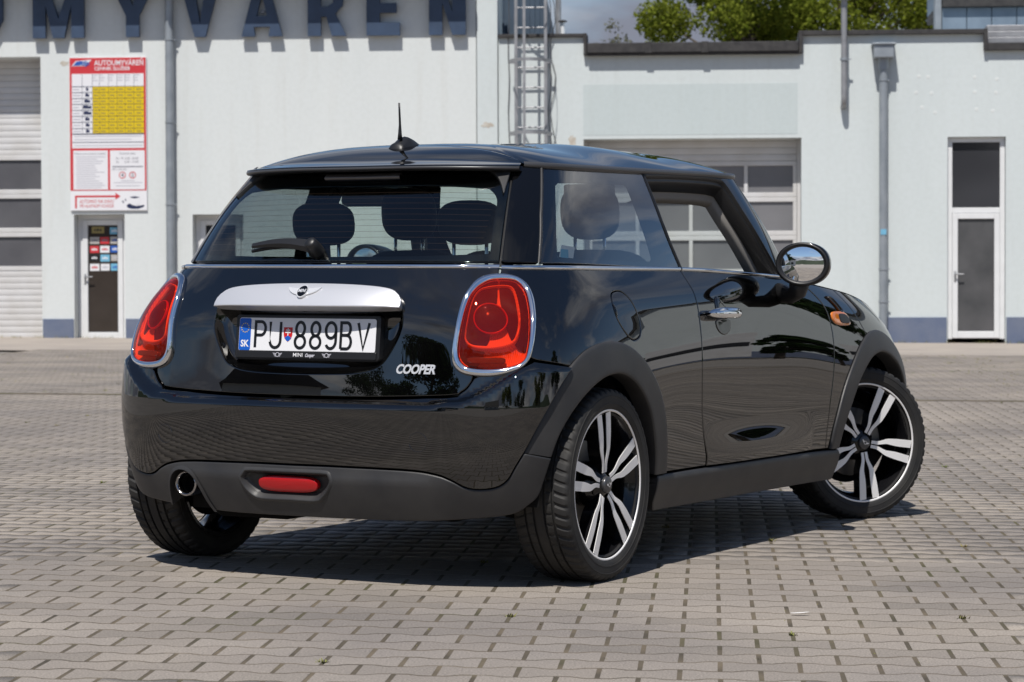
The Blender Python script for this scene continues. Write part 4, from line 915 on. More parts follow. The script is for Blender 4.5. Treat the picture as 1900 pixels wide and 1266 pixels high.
def cabin_surface():
    base=[(-.405,0),(-.393,.25),(-.352,.445),(-.290,.575),(-.205,.655),(-.04,.705),(.35,.735),(.8,.750),(1.25,.762),(1.70,.765),(1.90,.62),(2.00,.35),(2.04,0)]
    top=[(-.075,0),(-.067,.23),(-.035,.41),(.010,.510),(.085,.572),(.22,.604),(.5,.622),(.85,.634),(1.17,.640),(1.46,.632),(1.58,.54),(1.65,.31),(1.68,0)]
    zt=[1.36,1.36,1.355,1.35,1.347,1.347,1.350,1.355,1.360,1.362,1.368,1.38,1.388]
    zb=[1.018]*6+[1.012,1.003,.995,.988,.99,.99,.99]
    bul=[.022,.022,.020,.018,.014,.012,.012,.014,.014,.012,.016,.02,.022]
    G=[[],[],[]]
    for (bx,by),(tx,ty),z1,z0,b in zip(base,top,zt,zb,bul):
        n=np.array([by*0,0,0]); m=np.array([(bx+tx)/2,(by+ty)/2])
        cx=np.array([.8,0]); o=m-cx; o/= np.linalg.norm(o) if np.linalg.norm(o)>0 else 1
        if 4<=base.index((bx,by))<=9: o=np.array([0,1.])
        m=m+o*b
        G[0].append((bx,-by,z0)); G[1].append((m[0],-m[1],(z0+z1)/2+b*.3)); G[2].append((tx,-ty,z1))
    return Surf(G,[1.01,1.18,1.35],0)

SB = body_surface(); SC = cabin_surface()
def sm(x, a, b): t = np.clip((np.asarray(x, float) - a) / (b - a), 0, 1); return t * t * (3 - 2 * t)

# ---- car materials
def paint():
    m = mat('black_car_paint', (0.0026, 0.0026, 0.0027), 0.6, spec=0.0, coat=1.0, coat_rough=0.008, color2=(0.0010, 0.0010, 0.0012), nscale=7, detail=9); m.node_tree.nodes['Principled BSDF'].inputs['Coat IOR'].default_value = 1.9; return m
M['paint'] = paint()
M['gloss_black'] = mat('gloss_black_trim', (0.003, 0.003, 0.0035), 0.06, spec=0.55)
M['plastic'] = mat('dark_grey_plastic', (0.040, 0.039, 0.039), 0.46, spec=0.42, bump=0.3, bscale=700, bdist=.0008, color2=(0.026, 0.026, 0.028), nscale=9, detail=9)
M['black_plastic'] = mat('black_plastic', (0.010, 0.010, 0.011), 0.42)
M['chrome'] = mat('chrome', (0.82, 0.83, 0.85), 0.04, metal=1.0)
M['chrome_dark'] = mat('exhaust_chrome', (0.35, 0.34, 0.34), 0.16, metal=1.0)
M['silver'] = mat('silver_lacquer', (0.72, 0.72, 0.74), 0.34, metal=0.55, coat=.3)
M['machined'] = mat('machined_aluminium', (0.90, 0.885, 0.87), 0.42, metal=0.25, spec=.5)
M['rim_black'] = mat('gloss_black_rim', (0.006, 0.006, 0.007), 0.12, spec=0.5)
M['tyre'] = mat('tyre_rubber', (0.018, 0.018, 0.019), 0.68, spec=0.35, color2=(0.034, 0.032, 0.029), nscale=11, detail=8, bump=.2, bscale=300, bdist=.001)
M['cast'] = mat('brake_steel', (0.20, 0.19, 0.18), 0.4, metal=.8)
M['under'] = mat('underbody_black', (0.006, 0.006, 0.006), 0.9, spec=.2)
M['seat'] = mat('black_seat_cloth', (0.011, 0.011, 0.013), 0.75, bump=.4, bscale=400, bdist=.001)
M['trim'] = mat('grey_interior_trim', (0.24, 0.225, 0.205), 0.8); M['trim_dark'] = mat('dark_interior_trim', (0.012, 0.012, 0.013), 0.6)
M['glass_rear'] = glass_mat('tinted_rear_glass', (0.60, 0.68, 0.65)); M['glass_side'] = glass_mat('tinted_side_glass', (0.50, 0.55, 0.57), refl=3.4); M['glass_clear'] = glass_mat('clear_glass', (0.84, 0.90, 0.88))
M['lens_red'] = glass_mat('red_lamp_lens', (1.0, 0.25, 0.115), refl=.8, body=(.62, .018, .010), bodyf=.13); M['lens_clear'] = glass_mat('clear_lamp_lens', (0.9, 0.9, 0.9))
M['lamp_bowl'] = mat('lamp_reflector', (0.92, 0.66, 0.58), 0.4, metal=.0); M['lamp_red'] = mat('red_reflector_plastic', (0.46, 0.006, 0.010), 0.2, spec=.4, coat=.4)
M['lamp_dark'] = mat('smoked_lamp_glass', (0.02, 0.010, 0.008), 0.03, spec=.6); M['lamp_grey'] = mat('grey_lamp_prisms', (0.16, 0.15, 0.15), 0.2, metal=.5)
# vertical prisms moulded into the lamp bowl
_t = M['lamp_bowl'].node_tree; _w = _t.nodes.new('ShaderNodeTexWave'); _w.inputs['Scale'].default_value = 55; _w.bands_direction = 'Y'; _c = _t.nodes.new('ShaderNodeTexCoord'); _t.links.new(_c.outputs['Object'], _w.inputs['Vector'])
_b = _t.nodes.new('ShaderNodeBump'); _b.inputs['Strength'].default_value = .55; _b.inputs['Distance'].default_value = .004; _t.links.new(_w.outputs['Fac'], _b.inputs['Height']); _t.links.new(_b.outputs[0], _t.nodes['Principled BSDF'].inputs['Normal'])
M['amber'] = mat('amber_lens', (0.75, 0.20, 0.01), 0.10, spec=.6, coat=1)
M['mirror'] = mat('mirror_glass', (0.9, 0.9, 0.9), 0.0, metal=1.0)
M['plate_white'] = mat('plate_white', (0.78, 0.78, 0.80), 0.35); M['plate_black'] = mat('plate_black', (0.006, 0.006, 0.007), 0.35); M['plate_blue'] = mat('plate_blue', (0.005, 0.10, 0.50), 0.35); M['plate_red'] = mat('plate_red', (0.55, 0.01, 0.012), 0.35); M['plate_yellow'] = mat('plate_yellow', (0.75, 0.55, 0.02), 0.35)
M['satin'] = mat('satin_black_rail', (0.045, 0.045, 0.048), 0.32, spec=.7)
M['badge'] = mat('badge_silver', (0.82, 0.82, 0.83), 0.25, metal=0.45)

PSI = math.radians(28.378); camc = Vector((-7.25953, -4.40945, 0))
RZ = math.pi / 2 - PSI
car = empty('car', -(Matrix.Rotation(RZ, 3, 'Z') @ camc), RZ)
tag(car, 'glossy black three door hatchback parked on the paving, front wheels turned, seen from behind', 'car')

# ---- panel outlines in body coordinates (u round the car, v height), measured from the photograph
HATCH_R = [(0.702, 1.012), (0.699, 0.982), (0.690, 0.90), (0.640, 0.75), (0.603, 0.672), (0.600, 0.655), (0.588, 0.637), (0.567, 0.620), (0.531, 0.609), (0.289, 0.599), (0.10, 0.5965)]
DOOR_R = [(1.881, 1.0), (1.885, 0.985), (1.894, 0.960), (1.904, 0.934), (1.909, 0.897), (1.911, 0.841), (1.908, 0.786), (1.904, 0.699), (1.906, 0.612), (1.917, 0.518), (1.936, 0.449), (1.966, 0.384), (1.982, 0.352), (1.985, 0.320)]
DOOR_F = [(2.93, 0.985), (2.983, 0.964), (3.035, 0.939), (3.083, 0.910), (3.113, 0.876), (3.127, 0.826), (3.130, 0.768), (3.126, 0.688), (3.114, 0.601), (3.098, 0.528), (3.089, 0.442), (3.092, 0.369), (3.104, 0.321)]
FUEL = [(1.277, 0.924), (1.320, 0.935), (1.359, 0.932), (1.391, 0.906), (1.413, 0.865), (1.421, 0.825), (1.405, 0.790), (1.360, 0.775), (1.321, 0.784), (1.284, 0.815), (1.258, 0.855), (1.256, 0.895)]
CR = (1.192, 0.312)                                     # rear wheel centre in (u,v)
CF = (3.665, 0.312)
def arc(c, r, a0, a1, n=30): return [(c[0] + r * math.cos(a), c[1] + r * math.sin(a)) for a in np.linspace(math.radians(a0), math.radians(a1), n)]
SILL = 0.320
ARCH_F_OUT = [(3.140, 0.321), (3.154, 0.415), (3.210, 0.547), (3.292, 0.655), (3.400, 0.752), (3.530, 0.818), (3.665, 0.838), (3.80, 0.818), (3.93, 0.752), (4.03, 0.655), (4.10, 0.54), (4.13, 0.42)]
ARCH_F_IN = [(3.222, 0.321), (3.240, 0.40), (3.284, 0.487), (3.370, 0.602), (3.480, 0.690), (3.575, 0.728), (3.665, 0.740), (3.76, 0.728), (3.86, 0.690), (3.96, 0.602), (4.03, 0.50), (4.06, 0.40)]
lerp2 = lambda A, B, t: [(a[0] + (b[0] - a[0]) * t, a[1] + (b[1] - a[1]) * t) for a, b in zip(A, B)]
mir2 = lambda P: [(-a, b) for a, b in P][::-1]

# tailgate with the plate recess cut out
REC = [(0.352, 0.872), (0.354, 0.825), (0.338, 0.770), (0.300, 0.708), (0.250, 0.684), (0.18, 0.674), (0.09, 0.671), (0.0, 0.670)]
rec_poly = outline([REC + mir2(REC)[1:], [(-0.352, 0.872), (0.352, 0.872)]])
tg_poly = outline([[(-0.702, 1.012), (-.45, 1.0125), (0, 1.013), (.45, 1.0125), (0.702, 1.012)], HATCH_R + mir2(HATCH_R)])
gate = panel('tailgate', SB, tg_poly, M['paint'], car, holes=[rec_poly], grid=.03)
# recess: wall ring plus back
rp = np.array(rec_poly); k = len(rp); ring = []
for q, (sc_, d) in enumerate([(0.0, -.001), (.004, -.008), (.012, -.028), (.024, -.040), (.05, -.044), (.10, -.045)]):
    pp = inset(rp, sc_); ring.append(SB.off(d)(pp[:, 0], pp[:, 1]))
c0 = SB.off(-.045)(np.zeros(k), np.full(k, .775)); last = inset(rp, .10)
for t in (.33, .66, 1.0):
    pp = last * (1 - t) + np.array([0, .775]) * t; ring.append(SB.off(-.045)(pp[:, 0], pp[:, 1]))
grid_surf('plate_recess', np.stack(ring, 1), M['paint'], gate, close_u=True, flip=True)

# rear quarter panels
lampb = [(0.706, 1.006), (0.703, 0.982), (0.70, 0.90), (0.72, 0.78), (0.782, 0.726)]
quarter = outline([[(0.706, 1.006), (.95, 1.006), (1.3, 1.006), (1.6, 1.006), (1.880, 1.006)], [(1.880, 1.006)] + DOOR_R[1:], [(1.985, .32), (1.60, .32)], arc(CR, .408, 1, 126), [(CR[0] + .408 * math.cos(math.radians(126)), CR[1] + .408 * math.sin(math.radians(126))), (0.925, 0.700)], [(0.925, 0.700), (0.782, 0.722)], lampb[::-1]])
fuel_hole = np.array(catmull(FUEL, .012, True))
quarters = panel('rear_quarter_panel', SB, quarter, M['paint'], car, holes=[fuel_hole], both=True)
panel('fuel_flap', SB, fuel_hole, M['paint'], quarters[0], gap=.0015, grid=.02)
u, v = 1.262, .872
grid_surf('fuel_flap_grip', np.stack([SB.off(.004 * (1 - (q / 3) ** 2))(np.array([u + .011 * math.cos(a) * q / 3 for a in np.linspace(0, 2 * math.pi, 16, endpoint=False)]), np.array([v + .022 * math.sin(a) * q / 3 for a in np.linspace(0, 2 * math.pi, 16, endpoint=False)])) for q in range(4)], 1), M['gloss_black'], quarters[0], close_u=True, flip=True)
# doors
door_poly = outline([[(1.880, 1.006), (2.3, 1.001), (2.6, .996), (2.93, .985)], DOOR_F, [(3.104, .321), (1.985, .320)], DOOR_R[:0:-1] + [(1.880, 1.006)]])
# a long hollow runs along the foot of the door
def hollow(u, v): return .0130 * sm(v, .470, .350) * np.clip(1 - ((u - 2.44) / .52) ** 2, 0, 1) ** .8
doors = panel('door', SB.off(lambda u, v: hollow(u, v)), door_poly, M['paint'], car, both=True)
# front wings and bonnet
ARCH_MID_F = lerp2(ARCH_F_OUT, ARCH_F_IN, .5)
BON = [(3.30, .985), (3.37, .94), (3.43, .885), (3.465, .84), (3.49, .80)]
mid = catmull(ARCH_MID_F, .02); sel = [tuple(p) for p in mid if p[0] < 3.49] 
wing_poly = outline([[(2.93, .985), (3.1, .985), (3.30, .985)], BON + [sel[-1]], sel[::-1], [sel[0], (3.104, .321)], DOOR_F[::-1]])
wings = panel('front_wing', SB, wing_poly, M['paint'], car, both=True)
fr = [tuple(p) for p in mid if p[0] > 3.50]
SM = SB.smax
nose = outline([[(3.302, .985), (3.6, .985), (4.0, .985), (4.5, .985), (SM, .985), (2 * SM - 4.5, .985), (2 * SM - 4.0, .985), (2 * SM - 3.302, .985)], [(2 * SM - a, b) for a, b in (BON + [fr[0]])], [(2 * SM - a, b) for a, b in fr], [(2 * SM - fr[-1][0], fr[-1][1]), (SM, .33), fr[-1]], fr[::-1], [fr[0]] + BON[::-1]])
bon = panel('front_bumper', SB, nose, M['paint'], car, grid=.05)
us = np.linspace(2.80, SM, 40); A = SB(us, np.full(40, .985)); G = []
for t in np.linspace(0, 1, 17):
    y = A[:, 1] * (1 - 2 * t); z = A[:, 2] + (1 - (1 - 2 * t) ** 2) ** .7 * .055 * sm(us, 2.8, 3.0) ; G.append(np.stack([A[:, 0] + (1 - (1 - 2 * t) ** 2) * .06 * (1 - sm(us, 3.2, 4.4)), y, z], 1))
grid_surf('bonnet', np.stack(G, 1), M['paint'], car)

# rear bumper: painted shell standing proud of the tailgate
def vtop(u): a = np.abs(u); return .597 + .010 * sm(a, .45, .56) + .113 * sm(a, .55, .80)
def bump_off(u, v):
    a = np.abs(u); A = .034 - .020 * sm(a, .55, .95)
    return A * sm(vtop(u) - v, -.004, .034) + .060 * (np.clip(v, .34, .578) - .46)
SBUMP = SB.off(bump_off)
PAINT_BOT_R = [(0.0, 0.383), (0.15, .3835), (0.404, 0.380), (0.50, .370), (0.546, 0.355), (0.585, 0.336), (0.615, 0.329), (0.650, 0.329), (0.690, 0.337), (0.718, 0.358), (0.738, 0.398), (0.758, 0.437)]
ARB = [(0.758, 0.437), (0.789, 0.506), (0.831, 0.583), (0.876, 0.650), (0.922, 0.697)]
top_r = [(0.0, .5935), (.29, .596), (.53, .606), (.566, .617), (.588, .635), (.602, .656), (.62, .672), (.70, .682), (.76, .705), (.785, .718)]
bumper_poly = outline([[(-a, b) for a, b in top_r[::-1]] + top_r[1:], [(.785, .718), (.922, .697)], ARB[::-1], PAINT_BOT_R[::-1] + [(-a, b) for a, b in PAINT_BOT_R[1:]], [(-a, b) for a, b in ARB], [(-.922, .697), (-.785, .718)]])
bumper = panel('rear_bumper', SBUMP, bumper_poly, M['paint'], car, grid=.011)
for uu, vv in ((-.515, .461), (.448, .465)):
    a = np.linspace(0, 2 * math.pi, 40, endpoint=False); rr = np.array([.0295, .0285, .0285, .0275])
    grid_surf('towing_eye_cover', np.stack([SB.off(lambda u, v: bump_off(u, v) + h)(uu + r * np.cos(a), vv + r * np.sin(a)) for r, h in ((.0305, .0002), (.0300, .0012), (.0292, .0012), (.0286, .0002))], 1), M['paint'], bumper, close_u=True)

# dark plastic lower apron with exhaust notch and fog lamp pocket
def ap_off(u, v): return bump_off(u, v) - .003 + .016 * sm(v, .384, .335) * (1 - sm(np.abs(u), .42, .62))
SAP = SB.off(ap_off)
DB = [(0.849, 0.418), (0.820, 0.312), (0.775, 0.272), (0.719, 0.247), (0.60, .236), (0.504, 0.232), (0.30, .228), (0.063, 0.226), (-0.188, 0.226), (-.30, .228)]
notch = [(-.335, .230), (-.355, .262), (-.372, .300), (-.395, .335), (-.430, .352), (-.470, .350), (-.500, .325), (-.515, .285), (-.520, .250), (-.522, .238)]
FOG = [(a * .168 - .03, .322 + b * .038 - .0 * a) for a, b in [(-1, .55), (-.93, .9), (-.8, 1), (0, 1.0), (.8, 1), (.95, .9), (1.0, .55), (.92, -.1), (.75, -.75), (.6, -1), (0, -1.0), (-.6, -1), (-.8, -.75), (-.95, -.1)]]
FOG = [(a + .0, b) for a, b in FOG]
gapv = .0015
apr = outline([[(p[0], p[1] - gapv) for p in ([(-a, b) for a, b in PAINT_BOT_R[::-1]] + PAINT_BOT_R[1:])], [(0.758, 0.437), (0.849, 0.418)], DB, [(-.30, .228), (-.335, .230)], notch, [(-.522, .238), (-.60, .240), (-.719, .249), (-.775, .274), (-.820, .312), (-.849, .418)], [(-.849, .418), (-.758, .437)]])
fog_hole = np.array(catmull(FOG, .012, True))
apron_p = panel('bumper_apron', SAP, apr, M['plastic'], car, holes=[fog_hole], grid=.022, thick=.03, rnd=.005)
# pocket of the fog lamp
ring = []; fh = fog_hole
for s_, d in ((-.010, .0005), (-.004, .004), (.001, .003), (.007, -.012), (.012, -.03)):
    pp = inset(fh, s_); ring.append(SB.off(lambda u, v: ap_off(u, v) + d)(pp[:, 0], pp[:, 1]))
cf = fh.mean(0); lastp = inset(fh, .012)
for t in (.5, 1.0): pp = lastp * (1 - t) + cf * t; ring.append(SB.off(lambda u, v: ap_off(u, v) - .032)(pp[:, 0], pp[:, 1]))
grid_surf('fog_lamp_pocket', np.stack(ring, 1), M['plastic'], apron_p, close_u=True, flip=True)
a = np.linspace(0, 2 * math.pi, 48, endpoint=False); ring = []
for s_, d in ((1.02, -.028), (1.0, -.014), (.965, -.0105), (.7, -.009), (.4, -.0085), (.0, -.0083)):
    uu = -.030 + .112 * s_ * np.sign(np.cos(a)) * np.abs(np.cos(a)) ** .55; vv = .322 + .023 * s_ * np.sign(np.sin(a)) * np.abs(np.sin(a)) ** .7
    ring.append(SB.off(lambda u, v: ap_off(u, v) + d)(uu, vv))
grid_surf('rear_fog_lamp', np.stack(ring, 1), M['lamp_red'], apron_p, close_u=True, flip=True)
# exhaust
ex = Vector((-.520, .444, .300)); 
mb = MB().lathe([(.0, .22), (.028, .22), (.030, .10), (.031, .012), (.033, .0), (.037, -.003), (.042, .0), (.043, .012), (.042, .30)], 40, axis='X', org=tuple(ex)); o = mb.build('exhaust_tip', M['chrome_dark'], car, angle=50)
o = MB().lathe([(.0, .20), (.0275, .20), (.0295, .10), (.0300, .02)], 32, axis='X', org=tuple(ex)).build('exhaust_bore', M['under'], o, smooth=True)
# shroud of the notch
nn = np.array(catmull(notch, .012)); ring = [SB.off(lambda u, v: ap_off(u, v) + d)(nn[:, 0], nn[:, 1]) for d in (.006, .003, -.05, -.12)]
ring.insert(0, SB.off(lambda u, v: ap_off(u, v) + .003)(*((nn + (nn - np.array([-.43, .25])) / np.linalg.norm(nn - np.array([-.43, .25]), axis=1)[:, None] * .010).T)))
grid_surf('exhaust_shroud', np.stack(ring, 1), M['plastic'], apron_p)

# wheel arch cladding
def cladding(name, OUT, IN, h, mirror, lip=.05):
    n = 70; A = catmull(OUT, .004); B = catmull(IN, .004); A = A[np.linspace(0, len(A) - 1, n).astype(int)]; B = B[np.linspace(0, len(B) - 1, n).astype(int)]
    rows = []
    for t, d in ((0, -.004), (0.0, .004), (.03, h * .75), (.10, h), (.3, h), (.55, h), (.80, h), (.93, h), (.985, h * .8), (1.0, h * .35), (1.005, -.012), (1.0, -.030), (1.0, -lip)):
        pp = A * (1 - t) + B * t; rows.append(SB.off(d)(pp[:, 0], pp[:, 1]))
    return grid_surf(name, np.stack(rows, 1), M['plastic'], car, mirror=mirror, flip=False)
RO = [(0.758, 0.437)] + [(0.789, 0.506), (0.831, 0.583), (0.876, 0.650), (0.926, 0.702), (0.998, 0.744), (1.09, .767), (1.19, .773)] + [(1.283, 0.760), (1.367, 0.728), (1.442, 0.682), (1.508, 0.626), (1.555, 0.570), (1.594, 0.495), (1.622, 0.405), (1.640, .321)]
RI = [(0.849, 0.421), (0.868, .478), (0.900, .530), (0.940, .573), (.985, .608), (1.045, .640), (1.115, .662), (1.19, .669)] + [(1.255, .661), (1.328, .634), (1.392, .592), (1.446, .536), (1.480, .480), (1.505, .430), (1.527, .375), (1.540, .321)]
for mm in (False, True):
    cladding('wheel_arch_trim', RO, RI, .010, mm); cladding('wheel_arch_trim', ARCH_F_OUT, ARCH_F_IN, .010, mm)
# sills
def sill_off(u, v): return .003 + .009 * sm(v, .322, .300) - .010 * sm(v, .275, .20)
sill_poly = outline([[(1.568, .3185), (3.225, .3185)], [(3.225, .3185), (3.238, .30), (3.245, .25), (3.246, .20), (3.235, .186)], [(3.235, .186), (1.60, .190)], [(1.60, .190), (1.578, .22), (1.568, .27), (1.568, .3185)]])
panel('sill_trim', SB.off(lambda u, v: sill_off(u, v)), sill_poly, M['plastic'], car, both=True, thick=.05, rnd=.006)

# ---- chrome belt line, number plate, badges --------------------------------------------------
def strip(name, fn, us, vs, hw, h, m, parent, mirror=False):
    us = np.asarray(us); vs = np.asarray(vs); rows = [fn(us, vs + hw * c, h * s_) for c, s_ in ((1, -.3), (1, .35), (.7, .8), (.25, 1), (-.25, 1), (-.7, .8), (-1, .35), (-1, -.3))]
    return grid_surf(name, np.stack(rows, 1), m, parent, mirror=mirror, flip=False)
fb = lambda u, v, d: SB(u, v) + SB.n(u, v) * (d - .001)
uu = np.linspace(-.698, .698, 90); strip('chrome_belt', fb, uu, np.full(90, 1.0105), .0062, .009, M['chrome'], gate)
for mm in (False, True):
    uu = np.linspace(.706, 1.876, 80); strip('chrome_belt', fb, uu, 1.0085 - .0 * uu, .0062, .009, M['chrome'], quarters[1 if mm else 0], mm)
    uu = np.linspace(1.886, 2.86, 60); strip('chrome_belt', fb, uu, 1.0085 - .014 * sm(uu, 1.88, 2.9), .0062, .009, M['chrome'], doors[1 if mm else 0], mm)

# handle strip above the number plate
HS = [(0.352, .8735), (0.354, .900), (0.330, .928), (0.275, .942), (0.15, .952), (0, .9555)]
hs_poly = outline([HS + [(-a, b) for a, b in HS[-2::-1]], [(-.352, .8735), (.352, .8735)]])
hs_fn = SB.off(lambda u, v: .005 + .037 * np.clip((.957 - v) / .083, 0, 1) ** .75 * (1 - .45 * np.clip(np.abs(u) / .354, 0, 1) ** 6))
hstrip = panel('tailgate_handle_strip', hs_fn, hs_poly, M['silver'], gate, gap=0, rnd=.004, thick=.05, grid=.02)

def on_surf(fn, V, u0, v0, d):
    """lay flat lettering on a surface: x -> along u, y -> height"""
    u = u0 + V[:, 0]; v = v0 + V[:, 1]; P = fn(u, v); e = 1e-3; n = np.cross(fn(u + e, v) - fn(u - e, v), fn(u, v + e) - fn(u, v - e)); n /= np.linalg.norm(n, axis=1)[:, None]
    return P + n * (d + V[:, 2])[:, None]
def conf(name, V, Fc, fn, u0, v0, d, m, parent): return mesh_obj(name, on_surf(fn, np.asarray(V, float), u0, v0, d), Fc, m, parent)
def disc2(cx, cy, rx, ry, n=32, z=0.0): return [(cx + rx * math.cos(a), cy + ry * math.sin(a), z) for a in np.linspace(0, 2 * math.pi, n, endpoint=False)]
def slab(poly, h):
    """small plate with bevelled rim from a 2D polygon: returns verts, faces"""
    P = np.array(poly, float); n = len(P)
    if area2(P) < 0: P = P[::-1]
    Q = inset(P, min(.0008, h * .4)); V = [(x, y, -.002) for x, y in P] + [(x, y, h * .7) for x, y in P] + [(x, y, h) for x, y in Q]
    F_ = [(i, (i + 1) % n, (i + 1) % n + n, i + n) for i in range(n)] + [(i + n, (i + 1) % n + n, (i + 1) % n + 2 * n, i + 2 * n) for i in range(n)] + [tuple(range(2 * n, 3 * n))]
    return V, F_
# winged emblem on the strip
v0 = .918
wing = [(.012, .012), (.030, .0115), (.058, .0145), (.066, .0155), (.058, .006), (.050, .0), (.040, -.005), (.030, -.0085), (.018, -.011), (.012, -.012)]
for s_ in (1, -1):
    V, Fc = slab([(s_ * a, b) for a, b in wing], .003); conf('emblem_wing', V, Fc, hs_fn, 0, v0, .0015, M['badge'], gate)
V, Fc = slab([(a, b) for a, b, c in disc2(0, 0, .0215, .0215, 40)], .005); emb = conf('emblem_ring', V, Fc, hs_fn, 0, v0, .0015, M['badge'], gate)
V, Fc = slab([(a, b) for a, b, c in disc2(0, 0, .0178, .0178, 40)], .0006); conf('emblem_disc', V, Fc, hs_fn, 0, v0, .0066, M['gloss_black'], gate)
V, Fc = text_geo('MINI', .0145, offset=.0004, align='CENTER'); V[:, 1] -= .0048; conf('emblem_lettering', V, Fc, hs_fn, 0, v0, .0080, M['badge'], gate)
# model lettering on the tailgate
V, Fc = text_geo('COOPER', .033, offset=.0011, shear=.28, extrude=.0018, spacing=.95); V[:, 0] *= .134 / V[:, 0].max(); V[:, 1] *= .029 / max(V[:, 1].max(), 1e-6)
conf('model_lettering', V, Fc, SB, .349, .676, .0022, M['badge'], gate)

# number plate
pw, ph = .520, .108; pzc = .790; pxc = -.476; tilt = math.radians(6)
npl = empty('np'); 
def PLT(x, y, d=0.0):
    """plate coordinates (x to the right seen from behind, y up) -> car coordinates"""
    return (pxc + y * math.sin(tilt) - d * math.cos(tilt), -x, pzc + y * math.cos(tilt) + d * math.sin(tilt))
bpy.data.objects.remove(npl)
def rrect(w, h, r, n=6, cx=0, cy=0):
    return [(cx + sx * (w / 2 - r) + r * math.cos(a), cy + sy * (h / 2 - r) + r * math.sin(a)) for sx, sy, a0 in ((1, 1, 0), (-1, 1, 90), (-1, -1, 180), (1, -1, 270)) for a in np.linspace(math.radians(a0), math.radians(a0 + 90), n)]
def plate_piece(name, poly, d0, d1, m, parent, bev=.001):
    P = np.array(poly, float)
    if area2(P) < 0: P = P[::-1]
    Q = inset(P, bev); n = len(P); V = [PLT(x, y, d0) for x, y in P] + [PLT(x, y, d1 - bev * .7) for x, y in P] + [PLT(x, y, d1) for x, y in Q]
    F_ = [(i, (i + 1) % n, (i + 1) % n + n, i + n) for i in range(n)] + [(i + n, (i + 1) % n + n, (i + 1) % n + 2 * n, i + 2 * n) for i in range(n)] + [tuple(range(2 * n, 3 * n))]
    return mesh_obj(name, V, F_, m, parent)
holder = plate_piece('plate_holder', rrect(.548, .146, .012, cy=-.008), -.022, .004, M['black_plastic'], car, .003)
plate = plate_piece('number_plate', rrect(pw, ph, .008), .003, .0062, M['plate_white'], car, .0008)
plate_piece('lower_lip', rrect(.53, .024, .004, cy=-.064), .0035, .0085, M['black_plastic'], holder, .0015)
plate_piece('blue_band', rrect(.0445, ph - .004, .006, cx=-.2365), .0058, .0066, M['plate_blue'], plate, .0002)
def plate_mesh(name, V, Fc, x, y, d, m): return mesh_obj(name, [PLT(x + q[0], y + q[1], d + q[2]) for q in V], Fc, m, plate)
for k in range(12):
    a = k * math.pi / 6; st = [((.0030 if q % 2 == 0 else .0012) * math.sin(q * math.pi / 5), (.0030 if q % 2 == 0 else .0012) * math.cos(q * math.pi / 5)) for q in range(10)]
    mesh_obj('star', [PLT(-.2365 + .0145 * math.cos(a) + x, .021 + .0145 * math.sin(a) + y, .0070) for x, y in st], [tuple(range(9, -1, -1))], M['plate_yellow'], plate)
V, Fc = text_geo('SK', .030, offset=.0009, align='CENTER'); V[:, 0] *= .9; plate_mesh('country_letters', V, Fc, -.2365, -.040, .0070, M['plate_white'])
# stroke characters
def stroke(paths, wd, h, w):
    """flat strokes of width wd along polylines given in unit boxes (w x h)"""
    V = []; F_ = []
    for pth in paths:
        P = np.array(pth, float) * (w, h); n = len(P); closed = np.linalg.norm(P[0] - P[-1]) < 1e-6
        if closed: P = P[:-1]; n -= 1
        k = len(V)
        for i in range(n):
            a = P[i] - P[i - 1] if (i > 0 or closed) else P[1] - P[0]; b = P[(i + 1) % n] - P[i] if (i < n - 1 or closed) else P[-1] - P[-2]
            a = a / np.linalg.norm(a); b = b / np.linalg.norm(b); t_ = a + b; t_ /= np.linalg.norm(t_) + 1e-9; nn_ = np.array([-t_[1], t_[0]]); c = max(.6, abs(nn_[0] * -a[1] + nn_[1] * a[0])); o = nn_ * wd / 2 / c
            V += [(P[i][0] + o[0], P[i][1] + o[1], 0), (P[i][0] - o[0], P[i][1] - o[1], 0)]
        for i in range(n if closed else n - 1):
            j = (i + 1) % n; F_.append((k + 2 * i, k + 2 * i + 1, k + 2 * j + 1, k + 2 * j))
    return V, F_
def el(cx, cy, rx, ry, a0, a1, n=20): return [(cx + rx * math.cos(math.radians(a)), cy + ry * math.sin(math.radians(a))) for a in np.linspace(a0, a1, n)]
GL = {'P': [[(0, 0), (0, 1), (.45, 1)] + el(.55, .74, .45, .26, 90, -90) + [(.45, .48), (0, .48)]],
      'U': [[(0, 1), (0, .27)] + el(.5, .27, .5, .27, 180, 360) + [(1, .27), (1, 1)]],
      '8': [el(.5, .74, .42, .26, 0, 360, 30), el(.5, .24, .5, .24, 0, 360, 30)],
      '9': [el(.5, .70, .5, .30, -60, 300, 34), [(1, .70), (1, .32)] + el(.5, .29, .5, .29, 0, -150, 22)],
      'B': [[(0, 0), (0, 1), (.5, 1)] + el(.55, .76, .37, .24, 90, -90) + [(0, .52)], [(.55, .52)] + el(.58, .26, .42, .26, 90, -90) + [(0, 0)]],
      'V': [[(0, 1), (.5, 0), (1, 1)]]}
chh = .083; cy0 = -.0420
for chx, x, w in [('P', -.1955, .038), ('U', -.1385, .040), ('8', -.0420, .038), ('8', .0160, .038), ('9', .0740, .038), ('B', .1310, .038), ('V', .1945, .041)]:
    V, Fc = stroke(GL[chx], .0098, chh, w); plate_mesh('character', V, Fc, x, cy0, .0072, M['plate_black'])
